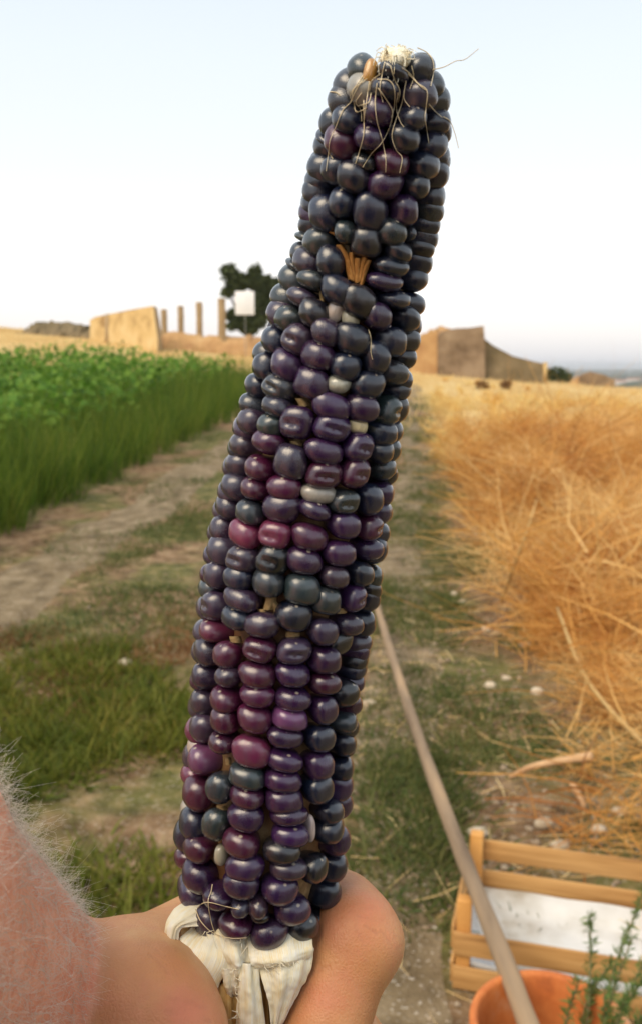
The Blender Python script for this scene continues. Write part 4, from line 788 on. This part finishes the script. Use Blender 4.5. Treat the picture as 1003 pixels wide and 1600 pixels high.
def surface_nets(D, axs):
    S = D < 0; nx, ny, nz = D.shape
    cnt = np.zeros((nx - 1, ny - 1, nz - 1), np.int8)
    for a in (0, 1):
        for b in (0, 1):
            for c in (0, 1): cnt += S[a:nx - 1 + a, b:ny - 1 + b, c:nz - 1 + c]
    act = (cnt > 0) & (cnt < 8); ids = np.argwhere(act); vid = np.full(act.shape, -1, np.int64); vid[act] = np.arange(len(ids))
    acc = np.zeros((len(ids), 3)); num = np.zeros(len(ids)); corners = [(a, b, c) for a in (0, 1) for b in (0, 1) for c in (0, 1)]
    for i, p in enumerate(corners):
        for q in corners[i + 1:]:
            if sum(abs(np.array(p) - q)) != 1: continue
            d0 = D[tuple((ids + p).T)]; d1 = D[tuple((ids + q).T)]; c = (d0 < 0) != (d1 < 0); t = np.where(c, d0 / np.where(c, d0 - d1, 1), 0)[:, None]
            acc += np.where(c[:, None], np.array(p) + t * (np.array(q) - np.array(p)), 0); num += c
    V = np.array([a[0] for a in axs]) + (ids + acc / num[:, None]) * STEP
    F = []
    for ax in range(3):
        sl0 = [slice(None)] * 3; sl1 = [slice(None)] * 3; sl0[ax] = slice(0, -1); sl1[ax] = slice(1, None)
        A_, B_ = S[tuple(sl0)], S[tuple(sl1)]; e = np.argwhere(A_ != B_); u, v = (ax + 1) % 3, (ax + 2) % 3
        e = e[(e[:, u] > 0) & (e[:, v] > 0) & (e[:, u] < D.shape[u] - 1) & (e[:, v] < D.shape[v] - 1)]
        du = np.zeros(3, int); du[u] = 1; dv = np.zeros(3, int); dv[v] = 1
        q = [vid[tuple((e - k).T)] for k in (du * 0, du, du + dv, dv)]; q = np.stack(q, 1); fl = A_[tuple(e.T)]
        q[~fl] = q[~fl][:, ::-1]; F.append(q)
    F = np.concatenate(F); F = F[(F >= 0).all(1)]; return V, F
HV, HF = surface_nets(D, axs); del D
_, ad, pd_ = field(HV.astype(np.float32))
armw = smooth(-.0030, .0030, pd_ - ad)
ppx = CX + HV[:, 0] / HV[:, 2] * FPX; ppy = CY - HV[:, 1] / HV[:, 2] * FPX
def spot(px, py, r): return np.exp(-((ppx - px) ** 2 + (ppy - py) ** 2) / r ** 2) * (HV[:, 2] < .34)
red = np.clip(.55 * spot(300, 1585, 45) + .35 * spot(590, 1430, 45) + .35 * spot(505, 1560, 40) + .3 * spot(120, 1570, 50), 0, 1)
to_world = np.array([(1, 0, 0), (0, sp, cp), (0, cp, -sp)])
HW = HV @ to_world + ORG
# flip winding if needed
def body_field(p):  # photographer's unseen body behind the lens, added to shade the kernel fronts
    C = lambda a, b, ra, rb: SDFcone(p, a, b, ra, rb)
    torso = C((-.085, -.42, 1.30), (-.075, -.42, .98), .125, .12)
    for a in (((.085, -.42, 1.30), (.075, -.42, .98), .125, .12), ((-.16, -.42, 1.40), (.16, -.42, 1.40), .062, .062), ((-.065, -.43, .93), (.065, -.43, .93), .13, .13)): torso = smin(torso, C(*a), .08)
    legs = None
    for q in (-1, 1):
        l = smin(C((q * .09, -.43, .88), (q * .10, -.41, .49), .088, .06), C((q * .10, -.41, .49), (q * .105, -.43, .09), .058, .04), .04); l = smin(l, C((q * .105, -.43, .045), (q * .12, -.26, .036), .045, .034), .04); legs = l if legs is None else np.minimum(legs, l)
    head = smin(C((0, -.405, 1.69), (0, -.375, 1.655), .088, .085), C((0, -.36, 1.63), (0, -.345, 1.575), .07, .048), .05)
    head = smin(head, C((0, -.292, 1.645), (0, -.272, 1.612), .009, .015), .016)
    for q in (-1, 1): head = smin(head, C((q * .088, -.39, 1.645), (q * .086, -.385, 1.60), .014, .011), .01)
    for q in (-1, 1): head = -smin(-head, C((q * .033, -.283, 1.652), (q * .036, -.283, 1.652), .014, .014), .012)
    head = smin(head, C((-.022, -.302, 1.572), (.022, -.302, 1.572), .009, .009), .01)
    neck = C((0, -.41, 1.42), (0, -.39, 1.56), .06, .055)
    armL = smin(C((-.20, -.42, 1.39), (-.305, -.20, 1.17), .056, .046), C((-.305, -.20, 1.17), tuple(F3 @ to_world + ORG), .046, .052), .03)
    armR = smin(C((.20, -.42, 1.39), (.28, -.32, 1.12), .056, .046), C((.28, -.32, 1.12), (.13, -.13, 1.37), .045, .030), .03)
    armR = smin(armR, C((.13, -.13, 1.37), (.10, -.10, 1.43), .033, .034), .02)
    for k in range(4): armR = smin(armR, C((.10, -.095, 1.405 + .021 * k), (.055, -.085 - .004 * k, 1.41 + .021 * k), .0105, .0085), .006)
    armR = smin(armR, C((.115, -.115, 1.42), (.085, -.125, 1.49), .013, .010), .012)
    return torso, legs, smin(head, neck, .03), armL, armR
BST = .008; bax = [np.arange(a, b, BST, dtype=np.float32) for a, b in ((-.42, .42), (-.62, .05), (-.02, 1.80))]
BP = np.stack(np.meshgrid(*bax, indexing='ij'), -1); tor, leg_, hd, aL, aR = body_field(BP)
def nets(D, axs, st):
    global STEP
    k = STEP; STEP = st; r = surface_nets(D, axs); STEP = k; return r
BV, BF = nets(smin(smin(smin(smin(tor, leg_, .05), hd, .03), aL, .03), aR, .03), bax, BST)
nh = len(HW); HWa = np.vstack([HW, BV]); HFa = np.vstack([HF, BF + nh])
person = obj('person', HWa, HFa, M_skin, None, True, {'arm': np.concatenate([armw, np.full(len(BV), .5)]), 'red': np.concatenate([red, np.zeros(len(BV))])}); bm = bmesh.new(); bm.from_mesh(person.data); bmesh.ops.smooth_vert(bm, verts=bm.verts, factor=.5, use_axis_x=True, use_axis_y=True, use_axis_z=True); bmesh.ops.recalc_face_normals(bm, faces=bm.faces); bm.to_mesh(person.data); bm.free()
zc = BP[..., 2]
sleeve = np.maximum(smin(aL, aR, .01), (1.27 - zc)); sh = np.maximum(smin(smin(tor, sleeve, .03), smin(hd, tor, .03) + .02, .01) - .012, np.maximum(.90 - zc, zc - 1.462)); V, F = nets(sh, bax, BST); obj('shirt', V, F, M_shirt, person, True)
tr = np.maximum(smin(leg_, tor, .05) - .010, np.maximum(.10 - zc, zc - .93)); V, F = nets(tr, bax, BST); obj('trousers', V, F, M_trous, person, True)
hr = np.maximum(hd - .010, np.maximum(-((zc - 1.665) + (-.35 - BP[..., 1]) * .9), 1.55 - zc)); V, F = nets(hr, bax, BST); obj('hair', V, F, M_hairh, person, True)
for q in (-1, 1): obj('eye', IV2 * .0125 + (q * .0335, -.2985, 1.652), IF2, M_eye, person, True)
del BP, tor, leg_, hd, aL, aR
person.data.polygons.foreach_set('use_smooth', np.ones(len(person.data.polygons), bool))
tag(person, 'hairy bare forearm and fist gripping the base of the corn', 'person')
# fine skin folds at the knuckle, on the finger and across the thumb web: grooves in the skin's bump and a slightly darker red-brown tint
def front(px, py):
    k = np.argmin((ppx - px) ** 2 + (ppy - py) ** 2 + np.where(HV[:, 2] > .36, 1e9, 0) + HV[:, 2] * 900); return P(px, py, HV[k, 2])
sk_ = NT.__new__(NT); sk_.m = M_skin; sk_.t = M_skin.node_tree; sk_.b = sk_.t.nodes['Principled BSDF']; sk_.out = sk_.t.nodes['Material Output']
wob = sk_.n('ShaderNodeTexNoise'); wob.inputs['Scale'].default_value = 260; oc = sk_.coord(); sk_.l(oc, wob.inputs['Vector'])
wv = sk_.n('ShaderNodeVectorMath', operation='MULTIPLY_ADD'); sk_.l(wob.outputs['Color'], wv.inputs[0]); wv.inputs[1].default_value = (.0022,) * 3; 
ov = sk_.n('ShaderNodeVectorMath', operation='SUBTRACT'); sk_.l(oc, ov.inputs[0]); ov.inputs[1].default_value = (.0011,) * 3; sk_.l(ov.outputs[0], wv.inputs[2]); pv_ = wv.outputs[0]
tot = None
for (a_, b_, w_, amp) in [((572, 1447), (590, 1461), .0006, 1.0), ((560, 1432), (600, 1440), .0006, .45), ((556, 1446), (566, 1476), .0006, .4), ((596, 1456), (612, 1478), .0006, .5), ((540, 1425), (585, 1418), .0007, .35), ((604, 1440), (618, 1462), .0006, .4),
                          ((488, 1522), (512, 1512), .0008, .7), ((505, 1600), (560, 1588), .0007, .4), ((235, 1490), (262, 1520), .0007, .5), ((225, 1470), (256, 1498), .0007, .4), ((262, 1560), (325, 1575), .0007, .45), ((255, 1580), (330, 1598), .0007, .4)]:
    A_, B_ = front(*a_), front(*b_); ba = B_ - A_; L2 = float(ba @ ba)
    d1 = sk_.n('ShaderNodeVectorMath', operation='SUBTRACT'); sk_.l(pv_, d1.inputs[0]); d1.inputs[1].default_value = tuple(A_)
    dt = sk_.n('ShaderNodeVectorMath', operation='DOT_PRODUCT'); sk_.l(d1.outputs[0], dt.inputs[0]); dt.inputs[1].default_value = tuple(ba / L2)
    t_ = sk_.math('ADD', dt.outputs['Value'], 0.0, clamp=True)
    sc_ = sk_.n('ShaderNodeVectorMath', operation='SCALE'); sc_.inputs[0].default_value = tuple(ba); sk_.l(t_, sc_.inputs['Scale'])
    ds = sk_.n('ShaderNodeVectorMath', operation='DISTANCE'); sk_.l(d1.outputs[0], ds.inputs[0]); sk_.l(sc_.outputs[0], ds.inputs[1])
    g_ = sk_.math('MULTIPLY', sk_.math('SUBTRACT', 1.0, sk_.sstep(0.0, w_ * 1.8, ds.outputs['Value'])), amp * .5); tot = g_ if tot is None else sk_.math('MAXIMUM', tot, g_)
bs_ = sk_.b.inputs['Base Color'].links[0].from_socket; sk_.l(sk_.mix(sk_.math('MULTIPLY', tot, .5), bs_, (.26, .09, .06)), sk_.b.inputs['Base Color'])
bp_ = sk_.b.inputs['Normal'].links[0].from_node; hs_ = bp_.inputs['Height'].links[0].from_socket; sk_.l(sk_.math('MULTIPLY_ADD', tot, -2.5, hs_), bp_.inputs['Height'])
# fine pale hair on the forearm
vn = np.zeros(len(HWa) * 3, np.float32); person.data.vertices.foreach_get('normal', vn); HN = vn.reshape(-1, 3)
cand = np.where((armw > .97) & (ppx > -60) & (ppy < 1640) & (ppy > 1100) & (HV[:, 2] > .13))[0]
armdir = unit((Wr - F1) @ to_world)
paths = []
for i in rng.choice(cand, 5200):
    n = HN[i]; p0 = HW[i] + rng.normal(0, .0006, 3); L = rng.uniform(.003, .0068) * (.35 + .65 * float(smooth(.002, .016, pd_[i] - ad[i]))); d = unit(armdir * .8 + n * rng.uniform(.15, .55) + rng.normal(0, .5, 3)); c = rng.normal(0, .6, 3) - n * .2
    t = np.linspace(0, 1, 6)[:, None]; paths.append(p0 + d * L * t + c * L * t * t + np.sin(t * 5 + rng.random() * 6) * unit(rng.normal(size=3)) * L * .05 * t)
V, F = tubes(paths, [np.linspace(.000044, .000018, 6)] * len(paths), 3)
h = obj('arm_hair', V, F, M_hair, person); h['kind'] = 'stuff'; h['label'] = 'fine pale curly arm hair'

# ================================================================ HAZE: thin warm-grey air over the plain
Hm = bpy.data.materials.new('haze_air'); Hm.use_nodes = True; ht = Hm.node_tree; ht.nodes.clear()
ho = ht.nodes.new('ShaderNodeOutputMaterial'); pv = ht.nodes.new('ShaderNodeVolumePrincipled'); ht.links.new(pv.outputs[0], ho.inputs['Volume'])
pv.inputs['Color'].default_value = (.86, .90, .96, 1); pv.inputs['Density'].default_value = .00022; pv.inputs['Anisotropy'].default_value = .0
mb = MB(); X0 = 9600
mb.hexa([(a * X0, 4500 + b_ * 5500, z) for z in (-33, 14) for a, b_ in ((-1, -1), (1, -1), (1, 1), (-1, 1))]); tag(mb.build('haze', Hm), kind='stuff')
